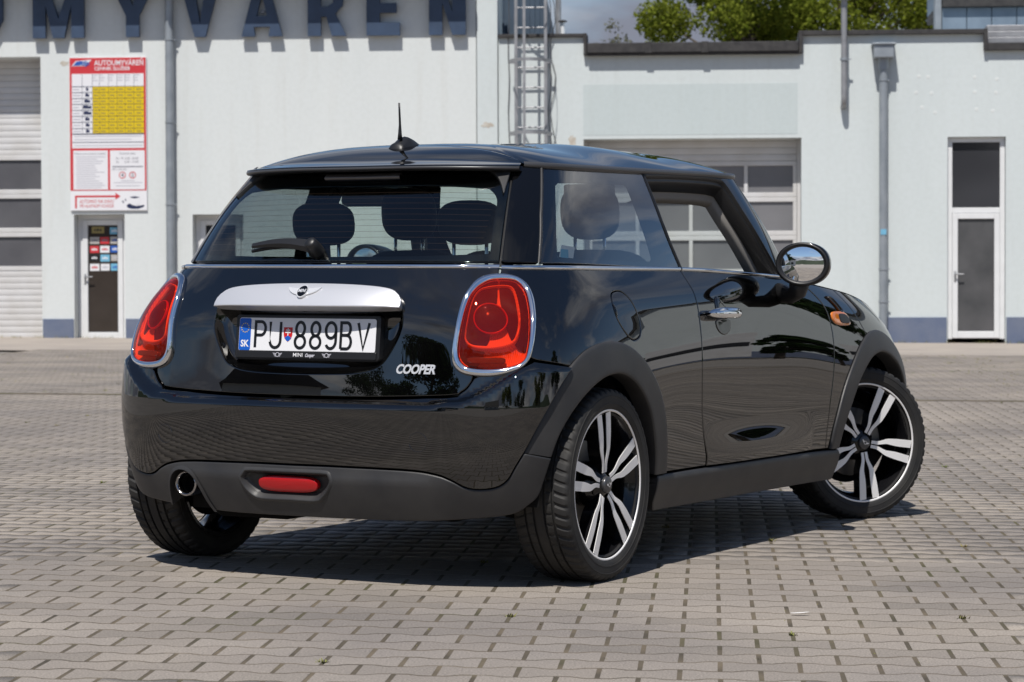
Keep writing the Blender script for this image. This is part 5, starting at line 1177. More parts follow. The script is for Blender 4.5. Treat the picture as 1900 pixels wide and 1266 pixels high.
# coat of arms between the letter groups
sx = -.0700; sh = [(-.0165, .021), (.0165, .021), (.0165, -.004), (.012, -.016), (0, -.026), (-.012, -.016), (-.0165, -.004)]
mesh_obj('shield', [PLT(sx + x, y + .003, .0068) for x, y in sh], [tuple(range(6, -1, -1))], M['plate_red'], plate)
mesh_obj('shield_hills', [PLT(sx + x, y + .003, .0071) for x, y in [(-.0125, -.013), (-.006, -.008), (0, -.006), (.006, -.008), (.0125, -.013), (.006, -.021), (0, -.0245), (-.006, -.021)]], [tuple(range(8))], M['plate_blue'], plate)
cr_ = MB()
for x0, x1, y0, y1 in ((-.0018, .0018, -.006, .0175), (-.008, .008, .010, .0135), (-.010, .010, .0025, .006)):
    k = len(cr_.v); cr_.add([PLT(sx + x, y + .003, .0076) for x, y in ((x0, y0), (x1, y0), (x1, y1), (x0, y1))], [(0, 1, 2, 3)])
cr_.build('double_cross', M['plate_white'], plate)
V, Fc = text_geo('MINI', .017, align='LEFT', offset=.0001); mesh_obj('holder_lettering', [PLT(-.046 + q[0] * 1.1, -.0700 + q[1], .0092) for q in V], Fc, M['plate_white'], holder)
V, Fc = text_geo('Cooper', .0145, offset=.0009, shear=.4); mesh_obj('holder_lettering', [PLT(.000 + q[0] * .75, -.0700 + q[1], .0092) for q in V], Fc, M['pr_lgrey'], holder)
for x in (-.105, .082):
    for s_ in (1, -1):
        for q in range(3): mesh_obj('holder_wing', [PLT(x + s_ * a, -.0645 + b - q * .0042, .0092) for a, b in ((.006, .004), (.0185 - q * .003, .0055), (.0165 - q * .003, .003), (.006, .0015))], [(0, 1, 2, 3)], M['pr_lgrey'], holder)
    a = np.linspace(0, 2 * math.pi, 20, endpoint=False); mesh_obj('holder_ring', [PLT(x + r * math.cos(t), -.0645 + r * math.sin(t), .0093) for r in (.0075, .0055) for t in a], [(i, (i + 1) % 20, (i + 1) % 20 + 20, i + 20) for i in range(20)], M['pr_lgrey'], holder)

# ---- tail lamps --------------------------------------------------------------------------------
TO = [(0.621, 0.969), (0.662, 0.981), (0.717, 0.983), (0.768, 0.973), (0.803, 0.951), (0.818, 0.914), (0.811, 0.862), (0.798, 0.811), (0.783, 0.752), (0.770, 0.719), (0.744, 0.693), (0.701, 0.677), (0.655, 0.670), (0.601, 0.672), (0.564, 0.683), (0.542, 0.706), (0.535, 0.743), (0.537, 0.795), (0.546, 0.854), (0.564, 0.906), (0.591, 0.943)]
TL = [(0.636, 0.951), (0.672, 0.964), (0.726, 0.966), (0.767, 0.958), (0.792, 0.929), (0.793, 0.884), (0.783, 0.829), (0.768, 0.756), (0.752, 0.719), (0.715, 0.701), (0.655, 0.693), (0.593, 0.697), (0.566, 0.714), (0.555, 0.743), (0.557, 0.795), (0.568, 0.854), (0.589, 0.906), (0.609, 0.932)]
TP = [(0.648, 0.941), (0.726, 0.947), (0.755, 0.929), (0.757, 0.862), (0.742, 0.800), (0.718, 0.770), (0.659, 0.757), (0.602, 0.761), (0.577, 0.779), (0.575, 0.810), (0.591, 0.876), (0.614, 0.921)]
cl = np.array([.665, .83])
def polar(P, n=96):
    C = np.array(catmull(P, .004, True)); a = np.arctan2(C[:, 1] - cl[1], (C[:, 0] - cl[0]) * 1.4); o = np.argsort(a); a = a[o]; C = C[o]; t = np.linspace(-math.pi, math.pi, n, endpoint=False)
    return np.stack([np.interp(t, a, C[:, k], period=2 * math.pi) for k in (0, 1)], 1)
AO, AL, AP = polar(TO), polar(TL), polar(TP)
P_ = lambda uvp, d: SB.off(d)(uvp[:, 0], uvp[:, 1])
for mm in (False, True):
    out_ = AO + (AO - cl) * .012
    root = grid_surf('tail_lamp', np.stack([P_(out_, -.004), P_(out_, .004), P_(AO, .010)] + [P_(AO * (1 - t) + AL * t, h) for t, h in ((.15, .0145), (.4, .017), (.65, .0165), (.88, .0135), (.97, .0115), (1.0, .008), (1.0, -.03))], 1), M['chrome'], car, close_u=True, mirror=mm, flip=True)
    lens = [P_(AL, .006)] + [P_(cl + (AL - cl) * t, h) for t, h in ((.985, .0115), (.95, .0145), (.85, .0185), (.7, .0225), (.5, .0255), (.3, .027), (.12, .0275), (.001, .0276))]
    grid_surf('lens', np.stack(lens, 1), M['lens_red'], root, close_u=True, mirror=mm, flip=True)
    bowl = [P_(AL, .004)] + [P_(AL * (1 - t) + AP * t, h) for t, h in ((.08, -.004), (.45, -.012), (.75, -.010), (.90, .004), (1.0, .010), (1.08, .008), (1.15, -.004))]
    Q = AL * (1 - 1.15) + AP * 1.15
    bowl += [P_(cl + np.array([0.0, .017]) * (1 - t) * 1.0 + (Q - cl) * t, h) for t, h in ((.92, -.006), (.75, -.010), (.55, -.012), (.40, -.013), (.36, -.012), (.2, -.012), (.001, -.012))]
    grid_surf('reflector', np.stack(bowl, 1), M['lamp_bowl'], root, close_u=True, mirror=mm, flip=True)
    a = np.linspace(0, 2 * math.pi, 40, endpoint=False); cc = np.array([.660, .847])
    circ = np.stack([np.cos(a) * .053, np.sin(a) * .043], 1)
    grid_surf('reversing_lamp', np.stack([P_(cc + circ * t, h) for t, h in ((1.0, -.006), (.97, .006), (.85, .012), (.6, .017), (.3, .0195), (.001, .020))], 1), M['lamp_dark'], root, close_u=True, mirror=mm, flip=True)
    grid_surf('reversing_lamp_ring', np.stack([P_(cc + circ * t, h) for t, h in ((1.10, .002), (1.09, .008), (1.04, .0105), (1.0, .008), (.99, .0))], 1), M['lamp_red'], root, close_u=True, mirror=mm, flip=True)
    gx = np.sign(np.cos(a)) * np.abs(np.cos(a)) ** .5 * .058; gy = np.sign(np.sin(a)) * np.abs(np.sin(a)) ** .5 * .009; gc = np.stack([gx, gy], 1); g0 = np.array([.643, .7185])
    grid_surf('fog_reflector', np.stack([P_(g0 + gc * t, h) for t, h in ((1.0, .002), (.98, .0155), (.9, .0168), (.001, .0172))], 1), M['lamp_grey'], root, close_u=True, mirror=mm, flip=True)

# ---- cabin: roof, spoiler, glass ----------------------------------------------------------------
CS = SC.smax
def roof_pt(s, t):
    """s round the roof edge, t from the edge (0) to the spine (1)"""
    s = np.asarray(s, float); t = np.asarray(t, float); s, t = np.broadcast_arrays(s, t)
    O = SC(s, np.full(s.shape, 1.352)); n = SC.n(s, np.full(s.shape, 1.30)); n[..., 2] = 0; n /= np.linalg.norm(n, axis=-1)[..., None]
    O = O + n * .010
    cx = np.clip(O[..., 0], .42, 1.10); zc_ = 1.440 + .026 * sm(cx, .42, .85) - .006 * sm(cx, .9, 1.1)
    sh = 1 - (1 - np.clip(t, 0, 1)) ** 3.0
    X = O[..., 0] + (cx - O[..., 0]) * t; Y = O[..., 1] * (1 - t); Z = O[..., 2] + (zc_ - O[..., 2]) * sh
    ext = np.clip(-t, 0, None)
    X = X + n[..., 0] * ext * 1.0; Y = Y + 0; Z = Z - ext * .25
    return np.stack([X, Y, Z], -1)
SG = .60
def tgap(s): return .44 * np.sqrt(np.clip(1 - (np.asarray(s) / SG) ** 2, 0, 1))
ss = np.concatenate([np.linspace(-SG, SG, 70), np.linspace(SG, 2 * CS - SG, 150)[1:-1]])
tg = np.concatenate([tgap(np.linspace(-SG, SG, 70)), np.zeros(148)])
def wrap(s): return np.where(s > CS, s - 2 * CS, s)
def roof_eval(s, t):
    s = wrap(np.asarray(s, float)); sg = np.where(s < 0, -1.0, 1.0); P = roof_pt(np.abs(s), t); P[..., 1] *= sg; return P
tt = np.linspace(0, 1, 26)[None, :]; T = tg[:, None] + (1 - tg[:, None]) * tt ** 1.25
rows = roof_eval(ss[:, None] + 0 * T, T)
roof = grid_surf('roof', rows, M['paint'], car, close_u=True)
# headlining under the roof
T2 = np.linspace(0.02, 1, 12)[None, :] + 0 * ss[:, None]; hl = roof_eval(ss[:, None] + 0 * T2, T2); hl[..., 2] -= .03; grid_surf('headlining', hl, M['trim'], roof, close_u=True, flip=True)
# spoiler at the top of the tailgate
s2 = np.linspace(-SG + .006, SG - .006, 80); lip = .075 * (1 - np.abs(s2 / SG) ** 3 * .55)
prof = []
g0 = np.maximum(tgap(s2) - .014, 0.0)
for f in np.linspace(1, 0, 10): prof.append(roof_eval(s2, g0 * f))
e0 = roof_eval(s2, -lip * .5); prof.append(e0); e1 = roof_eval(s2, -lip); prof.append(e1)
def dn(P, z, x=0.0): Q = P.copy(); Q[:, 2] -= z; Q[:, 0] += x; return Q
spo = grid_surf('spoiler', np.stack([dn(prof[0], .02)] + prof + [dn(e1, .003, -.003), dn(e1, .007, -.001)], 1), M['paint'], gate)
rail_pts = np.stack([dn(e1, .004, .004), dn(e1, .005, -.004), dn(e1, .009, -.006), dn(e1, .014, -.004), dn(e1, .017, .004), dn(e0, .026, .02), dn(roof_eval(s2, 0 * s2), .032, .02)], 1)
grid_surf('spoiler_lip', rail_pts, M['satin'], gate)
# side drip rails
for mm in (False, True):
    s3 = np.linspace(SG + .004, 2.62, 90); O = roof_pt(s3, 0 * s3); n = SC.n(s3, np.full(90, 1.30)); n[:, 2] = 0; n /= np.linalg.norm(n, axis=1)[:, None]
    rl = [O + n * a + np.array([0, 0, b]) for a, b in ((-.006, .006), (.001, .006), (.006, .002), (.0075, -.004), (.006, -.011), (.001, -.016), (-.008, -.018))]
    grid_surf('roof_rail', np.stack(rl, 1), M['satin'], roof, mirror=mm)
# rear glass with black printed border
RGv0, RGv1 = 1.022, 1.325
GAPL = [(0.611, 1.020), (0.596, 1.131), (0.581, 1.240), (0.566, 1.325)]
rg = outline([GAPL, [(0.566, 1.325), (.3, 1.33), (0, 1.331), (-.3, 1.33), (-0.566, 1.325)], [(-a, b) for a, b in GAPL[::-1]], [(-.611, 1.020), (-.3, 1.020), (0, 1.020), (.3, 1.020), (.611, 1.020)]])
clear = outline([[(0.575, 1.048), (0.560, 1.131), (0.545, 1.225), (0.50, 1.262)], [(0.50, 1.262), (.3, 1.268), (0, 1.268), (-.3, 1.268), (-0.50, 1.262)], [(-0.50, 1.262), (-0.545, 1.225), (-.56, 1.131), (-.575, 1.048)], [(-.575, 1.048), (-.3, 1.040), (0, 1.038), (.3, 1.040), (.575, 1.048)]])
panel('rear_window', SC, rg, M['glass_rear'], gate, gap=.001, grid=.035, thick=.005)
panel('window_border', SC.off(-.006), inset(rg, -.002), M['gloss_black'], gate, holes=[clear], gap=.0005, thick=.002, grid=.035)
M['wire'] = mat('heating_wire', (0.10, 0.045, 0.03), .6)
# heating wires
for q in range(11):
    v_ = 1.06 + q * .0185; uu = np.linspace(-.54, .54, 30); P = SC.off(-.0075)(uu, np.full(30, v_)); mesh_obj('heating_wire', np.concatenate([P - (0, 0, .0004), P + (0, 0, .0004)]), [(i, i + 1, i + 31, i + 30) for i in range(29)], M['wire'], gate)
# third brake lamp under the spoiler
uu = np.linspace(-.155, .155, 30); rows = [SC.off(.004 + h)(uu, np.full(30, v_)) for v_, h in ((1.287, -.004), (1.287, .004), (1.292, .006), (1.299, .006), (1.303, .004), (1.303, -.004))]
grid_surf('third_brake_lamp', np.stack(rows, 1), M['lamp_grey'], gate, flip=True)
# dark rubber behind the tailgate shut lines
for mm in (False, True):
    vv_ = np.linspace(1.008, 1.345, 24); uu_ = np.interp(vv_, [1.008, 1.020, 1.131, 1.240, 1.345], [.615, .6135, .5985, .5835, .568])
    grid_surf('shut_line_seal', np.stack([SC.off(-.009)(uu_ - .02, vv_), SC.off(-.011)(uu_ + .02, vv_)], 1), M['black_plastic'], gate, mirror=mm, flip=True)
# black winglets between glass and spoiler, pillar covers, quarter windows
for mm in (False, True):
    wg = outline([[(0.616, 1.020), (0.601, 1.131), (0.586, 1.240), (0.571, 1.345)], [(0.571, 1.345), (.648, 1.345)], [(.684, 1.340), (.690, 1.30), (.708, 1.171), (.751, 1.014)], [(.751, 1.014), (.616, 1.016)]])
    panel('pillar_cover', SC.off(.002), wg, M['gloss_black'], quarters[1 if mm else 0], mirror=mm, gap=.0022)
    wl = outline([[(.40, 1.345), (.47, 1.322), (.53, 1.285), (.566, 1.236)], [(.566, 1.236), (.566, 1.345)], [(.566, 1.345), (.40, 1.345)]], .01)
    panel('spoiler_winglet', SC.off(.010), wl, M['plastic'], gate, mirror=mm, gap=.0, thick=.02, grid=.02)
    tr_u = np.array([.684, .690, .708, .730, .751]); tr_v = np.array([1.338, 1.30, 1.171, 1.09, 1.014]); vv_ = np.linspace(1.016, 1.336, 30); uu_ = np.interp(vv_, tr_v[::-1], tr_u[::-1])
    rows = [SC.off(h)(uu_ + o_, vv_) for o_, h in ((-.0055, -.002), (-.005, .004), (0, .0055), (.005, .004), (.0055, -.002))]
    grid_surf('window_seam_trim', np.stack(rows, 1), M['plastic'], quarters[1 if mm else 0], mirror=mm, flip=True)
    qw = outline([[(.757, 1.014), (1.0, 1.013), (1.35, 1.012), (1.671, 1.011)], [(1.671, 1.011), (1.60, 1.10), (1.556, 1.173), (1.52, 1.27), (1.499, 1.338)], [(1.499, 1.338), (1.1, 1.338), (.688, 1.337)], [(.690, 1.337), (.696, 1.30), (.714, 1.171), (.736, 1.09), (.757, 1.014)]])
    qc = outline([[(.845, 1.032), (1.15, 1.033), (1.45, 1.036)], [(1.45, 1.036), (1.464, 1.042), (1.455, 1.07), (1.395, 1.18), (1.345, 1.285), (1.33, 1.297)], [(1.33, 1.297), (1.05, 1.294), (.775, 1.290)], [(.775, 1.290), (.762, 1.28), (.775, 1.20), (.800, 1.12), (.835, 1.04), (.845, 1.032)]])
    panel('quarter_window', SC.off(.002), qw, M['glass_side'], quarters[1 if mm else 0], mirror=mm, gap=.001, thick=.004)
    panel('quarter_window_border', SC.off(-.003), inset(qw, .001), M['gloss_black'], quarters[1 if mm else 0], mirror=mm, holes=[qc], gap=.0005, thick=.002)
    # pillar between quarter window and door window: black seal
    vv_ = np.linspace(1.004, 1.335, 40); ub = np.interp(vv_, [1.004, 1.011, 1.10, 1.173, 1.27, 1.338], [1.678, 1.671, 1.60, 1.556, 1.52, 1.499])
    rows = [SC.off(h)(ub + o_, vv_) for o_, h in ((.003, .001), (.010, .005), (.018, .004), (.024, -.002), (.030, -.012), (.034, -.03), (.028, -.05))]
    grid_surf('door_seal', np.stack(rows, 1), M['black_plastic'], doors[1 if mm else 0], mirror=mm, flip=True)
    # seal along the roof and down the windscreen pillar (double lip)
    pth = catmull([(1.52, 1.332), (1.8, 1.336), (2.15, 1.336), (2.30, 1.333), (2.366, 1.322), (2.385, 1.28), (2.392, 1.236), (2.412, 1.18), (2.435, 1.118), (2.462, 1.048), (2.472, 1.005)], .02)
    tn = np.gradient(pth, axis=0); tn /= np.linalg.norm(tn, axis=1)[:, None]; nin = np.stack([tn[:, 1], -tn[:, 0]], 1)
    rows = [SC.off(h)(pth[:, 0] + nin[:, 0] * o_, pth[:, 1] + nin[:, 1] * o_) for o_, h in ((-.012, .0), (-.004, .006), (.003, .006), (.008, -.004), (.010, -.010), (.014, -.006), (.020, -.010), (.024, -.022), (.030, -.035), (.034, -.055))]
    grid_surf('window_seal', np.stack(rows, 1), M['black_plastic'], doors[1 if mm else 0], mirror=mm, flip=False)
    # inner pillar lining
    rows = [SC.off(h)(pth[:, 0] + nin[:, 0] * o_, pth[:, 1] + nin[:, 1] * o_) for o_, h in ((.030, -.056), (.038, -.062), (.048, -.066), (.056, -.075), (.056, -.10))]
    grid_surf('pillar_lining', np.stack(rows, 1), M['trim'], doors[1 if mm else 0], mirror=mm)
    # windscreen pillar, gloss black
    pil = outline([[tuple(p) for p in pth[-1:0:-1] if p[0] > 2.34], [(2.345, 1.332), (2.46, 1.352), (2.58, 1.345)], [(2.58, 1.345), (2.60, 1.25), (2.66, 1.12), (2.74, 1.0)], [(2.74, 1.0), (2.60, .998), tuple(pth[-1])]])
    panel('windscreen_pillar', SC.off(.004), pil, M['paint'], roof, mirror=mm, gap=.0, thick=.04)
    # door glass: lowered on the right, closed on the left
    if mm:
        dg = outline([[(1.70, .99), (2.1, .99), (2.46, .99)], [(2.46, .99), (2.44, 1.1), (2.39, 1.24), (2.36, 1.325)], [(2.36, 1.325), (2.0, 1.338), (1.52, 1.335)], [(1.52, 1.335), (1.575, 1.17), (1.70, .99)]])
        panel('door_window', SC.off(-.012), dg, M['glass_clear'], doors[1], mirror=True, gap=0, thick=.004)
    uu = np.linspace(1.70, 2.50, 40); rows = [SC.off(h)(uu, np.full(40, v_)) for v_, h in ((1.000, .004), (1.010, .002), (1.014, -.006), (1.010, -.016), (1.000, -.018), (1.012, -.020), (1.016, -.030), (1.006, -.06), (.96, -.085), (.80, -.10))]
    grid_surf('window_sill_seal', np.stack(rows, 1), M['black_plastic'], doors[1 if mm else 0], mirror=mm, flip=False)
ws = outline([[(2.60, 1.345), (2.9, 1.345), (CS, 1.345), (2 * CS - 2.9, 1.345), (2 * CS - 2.60, 1.345)], [(2 * CS - a, b) for a, b in ((2.60, 1.345), (2.62, 1.25), (2.68, 1.12), (2.76, 1.0))], [(2 * CS - 2.76, 1.0), (CS, .99), (2.76, 1.0)], [(2.76, 1.0), (2.68, 1.12), (2.62, 1.25), (2.60, 1.345)]])
panel('windscreen', SC, ws, M['glass_clear'], car, gap=0, thick=.005, grid=.05)
# dark ledge that closes body and cabin along the belt line
for mm in (False, True):
    uu = np.linspace(0, 2.95, 150); P0 = SB(uu, np.full(150, 1.004)) - SB.n(uu, np.full(150, 1.0)) * .004; Lc = P0.copy(); cxx = np.clip(Lc[:, 0], .1, 1.5); Q0 = Lc.copy(); Q0[:, 0] += (cxx - Lc[:, 0]) * .12; Q0[:, 1] *= .93; Q0[:, 2] += .006
    grid_surf('belt_ledge', np.stack([P0, Q0], 1), M['black_plastic'], car, mirror=mm)

# ---- wiper, antenna
piv = SC.off(.012)(np.array([-.03]), np.array([1.048]))[0]
arm = MB(); pu = np.linspace(-.03, -.270, 14); pv = 1.047 + .010 * np.sin(np.linspace(0, math.pi, 14)) + .002 * np.linspace(0, 1, 14)
A_ = SC.off(.030)(pu, pv); wv_ = np.linspace(.025, .010, 14); th = np.linspace(.016, .007, 14); n_ = SC.n(pu, pv); upv = np.array([0, 0, 1.0])
V = []
for i in range(14):
    b = np.cross(n_[i], A_[min(i + 1, 13)] - A_[max(i - 1, 0)]); b /= np.linalg.norm(b)
    for s_, h in ((1, 0), (.6, 1), (-.6, 1), (-1, 0)): V.append(A_[i] + b * wv_[i] * s_ + n_[i] * th[i] * h)
arm.add(V, [(i * 4 + j, i * 4 + (j + 1) % 4, i * 4 + 4 + (j + 1) % 4, i * 4 + 4 + j) for i in range(13) for j in range(4)] + [(0, 1, 2, 3), (55, 54, 53, 52)])
wiper = arm.build('rear_wiper', M['black_plastic'], gate, angle=50)
o = MB().lathe([(0, .044), (.014, .044), (.020, .038), (.024, .02), (.026, 0), (.026, -.02)], 24, axis='X').build('wiper_pivot', M['black_plastic'], gate, smooth=True); o.location = piv; nv = SC.n(np.array([-.03]), np.array([1.048]))[0]; o.rotation_mode = 'QUATERNION'; o.rotation_quaternion = Vector((1, 0, 0)).rotation_difference(Vector(nv))
bl = MB(); bu = np.linspace(-.04, -.285, 16); B_ = SC.off(.010)(bu, 1.045 + .012 * np.sin(np.linspace(.2, math.pi, 16))); bl.tube([tuple(p) for p in B_], .0065, 6); bl.build('wiper_blade', M['black_plastic'], gate, smooth=True)
ab = roof_eval(np.array([0.0]), np.array([.40]))[0]
fin = MB(); prof = [(-.055, 0, .0), (-.048, .020, .012), (-.036, .031, .022), (-.015, .034, .0235), (.0, .043, .020), (.015, .046, .016), (.04, .036, .015), (.07, .018, .012), (.10, .0, .003)]
V = []
for x, h, w in prof:
    for a in np.linspace(0, math.pi, 9): V.append((x, .034 * (1 - (x / .105) ** 2) ** .5 * math.cos(a) * (1 if h < .005 else 1) * (1 - .0), h * math.sin(a) ** .8 - (.012 if a < .01 or a > 3.13 else 0)))
fin.add(V, [(i * 9 + j, i * 9 + j + 1, i * 9 + 10 + j, i * 9 + 9 + j) for i in range(8) for j in range(8)])
o = fin.build('antenna_base', M['black_plastic'], roof, smooth=True); o.scale = (1.05, 1.05, .98); o.location = (ab[0], 0, ab[2] - .013); o.rotation_euler = (0, math.radians(-9), 0)
mast = MB().tube([(0, 0, .0), (0, 0, .02), (.0, 0, .05), (-.003, 0, .09), (-.006, 0, .124)], [.0085, .0065, .0042, .0036, .0032], 10).build('antenna_mast', M['black_plastic'], roof, smooth=True); mast.location = (ab[0] - .022, 0, ab[2] + .022)

# ---- door handles, mirrors, side repeaters
for mm in (False, True):
    s_ = -1 if not mm else 1; dr = doors[1 if mm else 0]
    # handle: chrome loop bar over a dark dished recess with a keeper blade above and bowl below
    cu_, cv_ = 2.100, .852; a = np.linspace(0, 2 * math.pi, 40, endpoint=False)
    for nm, (du, dv_), (ru, rv_), dep in (('handle_bowl', (.012, -.030), (.066, .042), .006),):
        c_ = np.array([cu_ + du, cv_ + dv_]); sh_ = np.stack([np.cos(a) * ru, np.where(np.sin(a) < 0, np.sin(a) * rv_, np.sin(a) * .016)], 1)
        grid_surf(nm, np.stack([SB.off(h)(c_[0] + sh_[:, 0] * t, c_[1] + sh_[:, 1] * t) for t, h in ((1.04, .0), (1.0, .0022), (.95, .0028), (.6, .0022), (.001, .0015))], 1), M['gloss_black'], dr, close_u=True, mirror=mm, flip=True)
    kb = np.array([(2.068, .862), (2.070, .900), (2.080, .913), (2.092, .912), (2.120, .895), (2.150, .872), (2.155, .862)])
    blade = catmull(kb, .006); k_ = len(blade); cb_ = blade.mean(0)
    grid_surf('handle_keeper', np.stack([SB.off(h)(cb_[0] + (blade[:, 0] - cb_[0]) * t, cb_[1] + (blade[:, 1] - cb_[1]) * t) for t, h in ((1.03, 0), (1.0, .003), (.9, .006), (.5, .007), (.001, .007))], 1), M['paint'], dr, mirror=mm, close_u=True, flip=False)
    bar = []; bu_ = np.linspace(1.962, 2.228, 26)
    for i, b_ in enumerate(bu_):
        t_ = (b_ - bu_[0]) / (bu_[-1] - bu_[0]); w_ = .0190 * max(.04, (1 - abs(2 * t_ - 1) ** 4)) ** .5; hgt = .012 + .026 * (1 - (2 * t_ - 1) ** 4)
        bar.append([SB.off(hgt + .012 * math.sin(q))(np.array([b_]), np.array([cv_ + w_ * math.cos(q)]))[0] for q in np.linspace(0, 2 * math.pi, 15)])
    grid_surf('door_handle', np.array(bar), M['chrome'], dr, mirror=mm, flip=True)
    # mirror
    mc = Vector((1.45, s_ * .935, 1.032)); R0 = Matrix.Rotation(math.radians(11 * -s_), 3, 'Z')
    prof = [(-.050, .90), (-.056, .975), (-.050, 1.0), (-.03, 1.01), (-.005, .99), (.03, .93), (.06, .82), (.085, .64), (.10, .42), (.108, .18), (.109, .01)]
    V = []; nseg = 40
    for x, r in prof:
        for a_ in np.linspace(0, 2 * math.pi, nseg, endpoint=False):
            yy = .100 * r * np.sign(math.cos(a_)) * abs(math.cos(a_)) ** .92; zz = .080 * r * np.sign(math.sin(a_)) * abs(math.sin(a_)) ** .92
            q = R0 @ Vector((x + .02 * (1 - r), yy, zz)); V.append(mc + q)
    mbx = MB().add(V, [(i * nseg + j, i * nseg + (j + 1) % nseg, (i + 1) * nseg + (j + 1) % nseg, (i + 1) * nseg + j) for i in range(len(prof) - 1) for j in range(nseg)])
    cap = mbx.build('door_mirror', M['gloss_black'], car, smooth=True)
    rim = MB(); V = []
    for x, r in ((-.0502, .985), (-.0600, .972), (-.0615, .92), (-.0590, .86), (-.051, .80), (-.044, .79)):
        for a_ in np.linspace(0, 2 * math.pi, nseg, endpoint=False): V.append(mc + R0 @ Vector((x, .100 * r * math.cos(a_), .080 * r * math.sin(a_))))
    rim.add(V, [(i * nseg + j, i * nseg + (j + 1) % nseg, (i + 1) * nseg + (j + 1) % nseg, (i + 1) * nseg + j) for i in range(5) for j in range(nseg)]); rim.build('mirror_rim', M['black_plastic'], cap, smooth=True)
    Rg = Matrix.Rotation(math.radians(-11 * s_), 3, 'Z'); aa_ = np.linspace(0, 2 * math.pi, 40, endpoint=False)      # convex glass
    gd = np.array([[tuple(mc + Rg @ Vector((-.0480 - .0050 * (1 - t * t), .0800 * t * math.cos(q), .0640 * t * math.sin(q)))) for t in (1, .85, .7, .5, .3, .15, .001)] for q in aa_])
    grid_surf('mirror_glass', gd, M['mirror'], cap, close_u=True, flip=True)
    foot = MB(); p0 = Vector((1.52, s_ * .800, .925)); p1 = Vector((1.49, s_ * .865, .915)); p2 = Vector((1.455, s_ * .905, .930)); p3 = Vector((1.45, s_ * .915, .975))
    foot.tube([p0, p1, p2, p3], [.038, .030, .033, .042], 14); foot.build('mirror_foot', M['black_plastic'], cap, smooth=True)
    # side repeater and scuttle on the wing
    IND = [(3.15, 0.872), (3.177, 0.882), (3.275, 0.888), (3.321, 0.874), (3.334, 0.845), (3.317, 0.834), (3.227, 0.828), (3.172, 0.834), (3.149, 0.851)]
    ip = catmull(IND, .01, True); c_ = ip.mean(0); wg = wings[1 if mm else 0]
    fI = lambda t, h: SB.off(h)(c_[0] + (ip[:, 0] - c_[0]) * t, c_[1] + (ip[:, 1] - c_[1]) * t)
    grid_surf('side_repeater', np.stack([fI(t, h) for t, h in ((1.0, 0), (.99, .003), (.93, .0055), (.7, .007), (.001, .0075))], 1), M['amber'], wg, close_u=True, mirror=mm, flip=False)
    jp = np.array([(3.215, .873), (3.285, .876), (3.312, .865), (3.322, .848), (3.310, .841), (3.235, .838), (3.215, .846)]); jp = catmull(jp, .01, True); cj = jp.mean(0)
    grid_surf('repeater_badge', np.stack([SB.off(h)(cj[0] + (jp[:, 0] - cj[0]) * t, cj[1] + (jp[:, 1] - cj[1]) * t) for t, h in ((1.0, .004), (.98, .0085), (.9, .0095), (.001, .0095))], 1), M['black_plastic'], wg, close_u=True, mirror=mm, flip=False)
    SCU = [(3.145, 0.940), (3.175, 0.946), (3.214, 0.939), (3.262, 0.910), (3.290, 0.888), (3.251, 0.884), (3.208, 0.912), (3.171, 0.930)]; sp = catmull(SCU, .008, True); cs_ = sp.mean(0)
    grid_surf('scuttle_surround', np.stack([SB.off(h)(cs_[0] + (sp[:, 0] - cs_[0]) * t, cs_[1] + (sp[:, 1] - cs_[1]) * t) for t, h in ((1.02, 0), (1.0, .005), (.9, .0065), (.75, .005), (.70, .001))], 1), M['gloss_black'], wg, close_u=True, mirror=mm, flip=False)
    grid_surf('scuttle_grille', np.stack([SB.off(h)(cs_[0] + (sp[:, 0] - cs_[0]) * t, cs_[1] + (sp[:, 1] - cs_[1]) * t) for t, h in ((.74, .0015), (.4, .002), (.001, .002))], 1), M['black_plastic'], wg, close_u=True, mirror=mm, flip=False)

# ---- wheels
TR, RR, WB2 = .312, .236, .1035                        # tyre radius, rim radius, half width
def tyre_mesh():
    prof = []   # (y, r, tag) from the inner bead round the tread to the outer bead; outer side is -y
    prof += [(.080, .226, 0), (.086, .238, 0), (.0945, .2455, 0), (.0985, .256, 0), (.0992, .2600, 0), (.1006, .2608, 0), (.1006, .2640, 0), (.0998, .2648, 0), (.1003, .272, 0), (.1000, .284, 0), (.1012, .2850, 0), (.1010, .2875, 0), (.0996, .2885, 0), (.0985, .2955, 0), (.0950, .3030, 1), (.0890, .3075, 1), (.078, .3098, 1), (.066, .3110, 1), (.056, .3113, 1), (.0535, .3113, 0), (.0525, .3045, 9), (.0455, .3045, 9), (.0445, .3118, 0), (.026, .312, 2), (.0235, .312, 0), (.0225, .305, 9), (.0155, .305, 9), (.0145, .312, 0), (0, .312, 0)]
    full = prof + [(-y, r, t) for y, r, t in prof[-2::-1]]
    n = 324; V = []; K = len(full)
    for j in range(n):
        a = 2 * math.pi * j / n; ph = j % 6
        for y, r, t in full:
            rr = r
            if t == 1 and ph in (0, 1): rr = r - .0048        # shoulder sipes
            if t == 2 and j % 6 == 0: rr = r - .005
            aa = a + .9 * max(0, abs(y) - .05) ** 1.0 - (9 * (abs(y) - .08) ** 2 if abs(y) > .05 else 0)
            V.append((rr * math.cos(aa), y, rr * math.sin(aa)))
    F_ = [(j * K + i, j * K + i + 1, ((j + 1) % n) * K + i + 1, ((j + 1) % n) * K + i) for j in range(n) for i in range(K - 1)]
    return V, F_
tv, tf = tyre_mesh()
tyre_o = mesh_obj('tyre', tv, tf, M['tyre']); tyre_o.data.polygons.foreach_set('use_smooth', [True] * len(tyre_o.data.polygons)); tyre_o.data.set_sharp_from_angle(angle=math.radians(32))
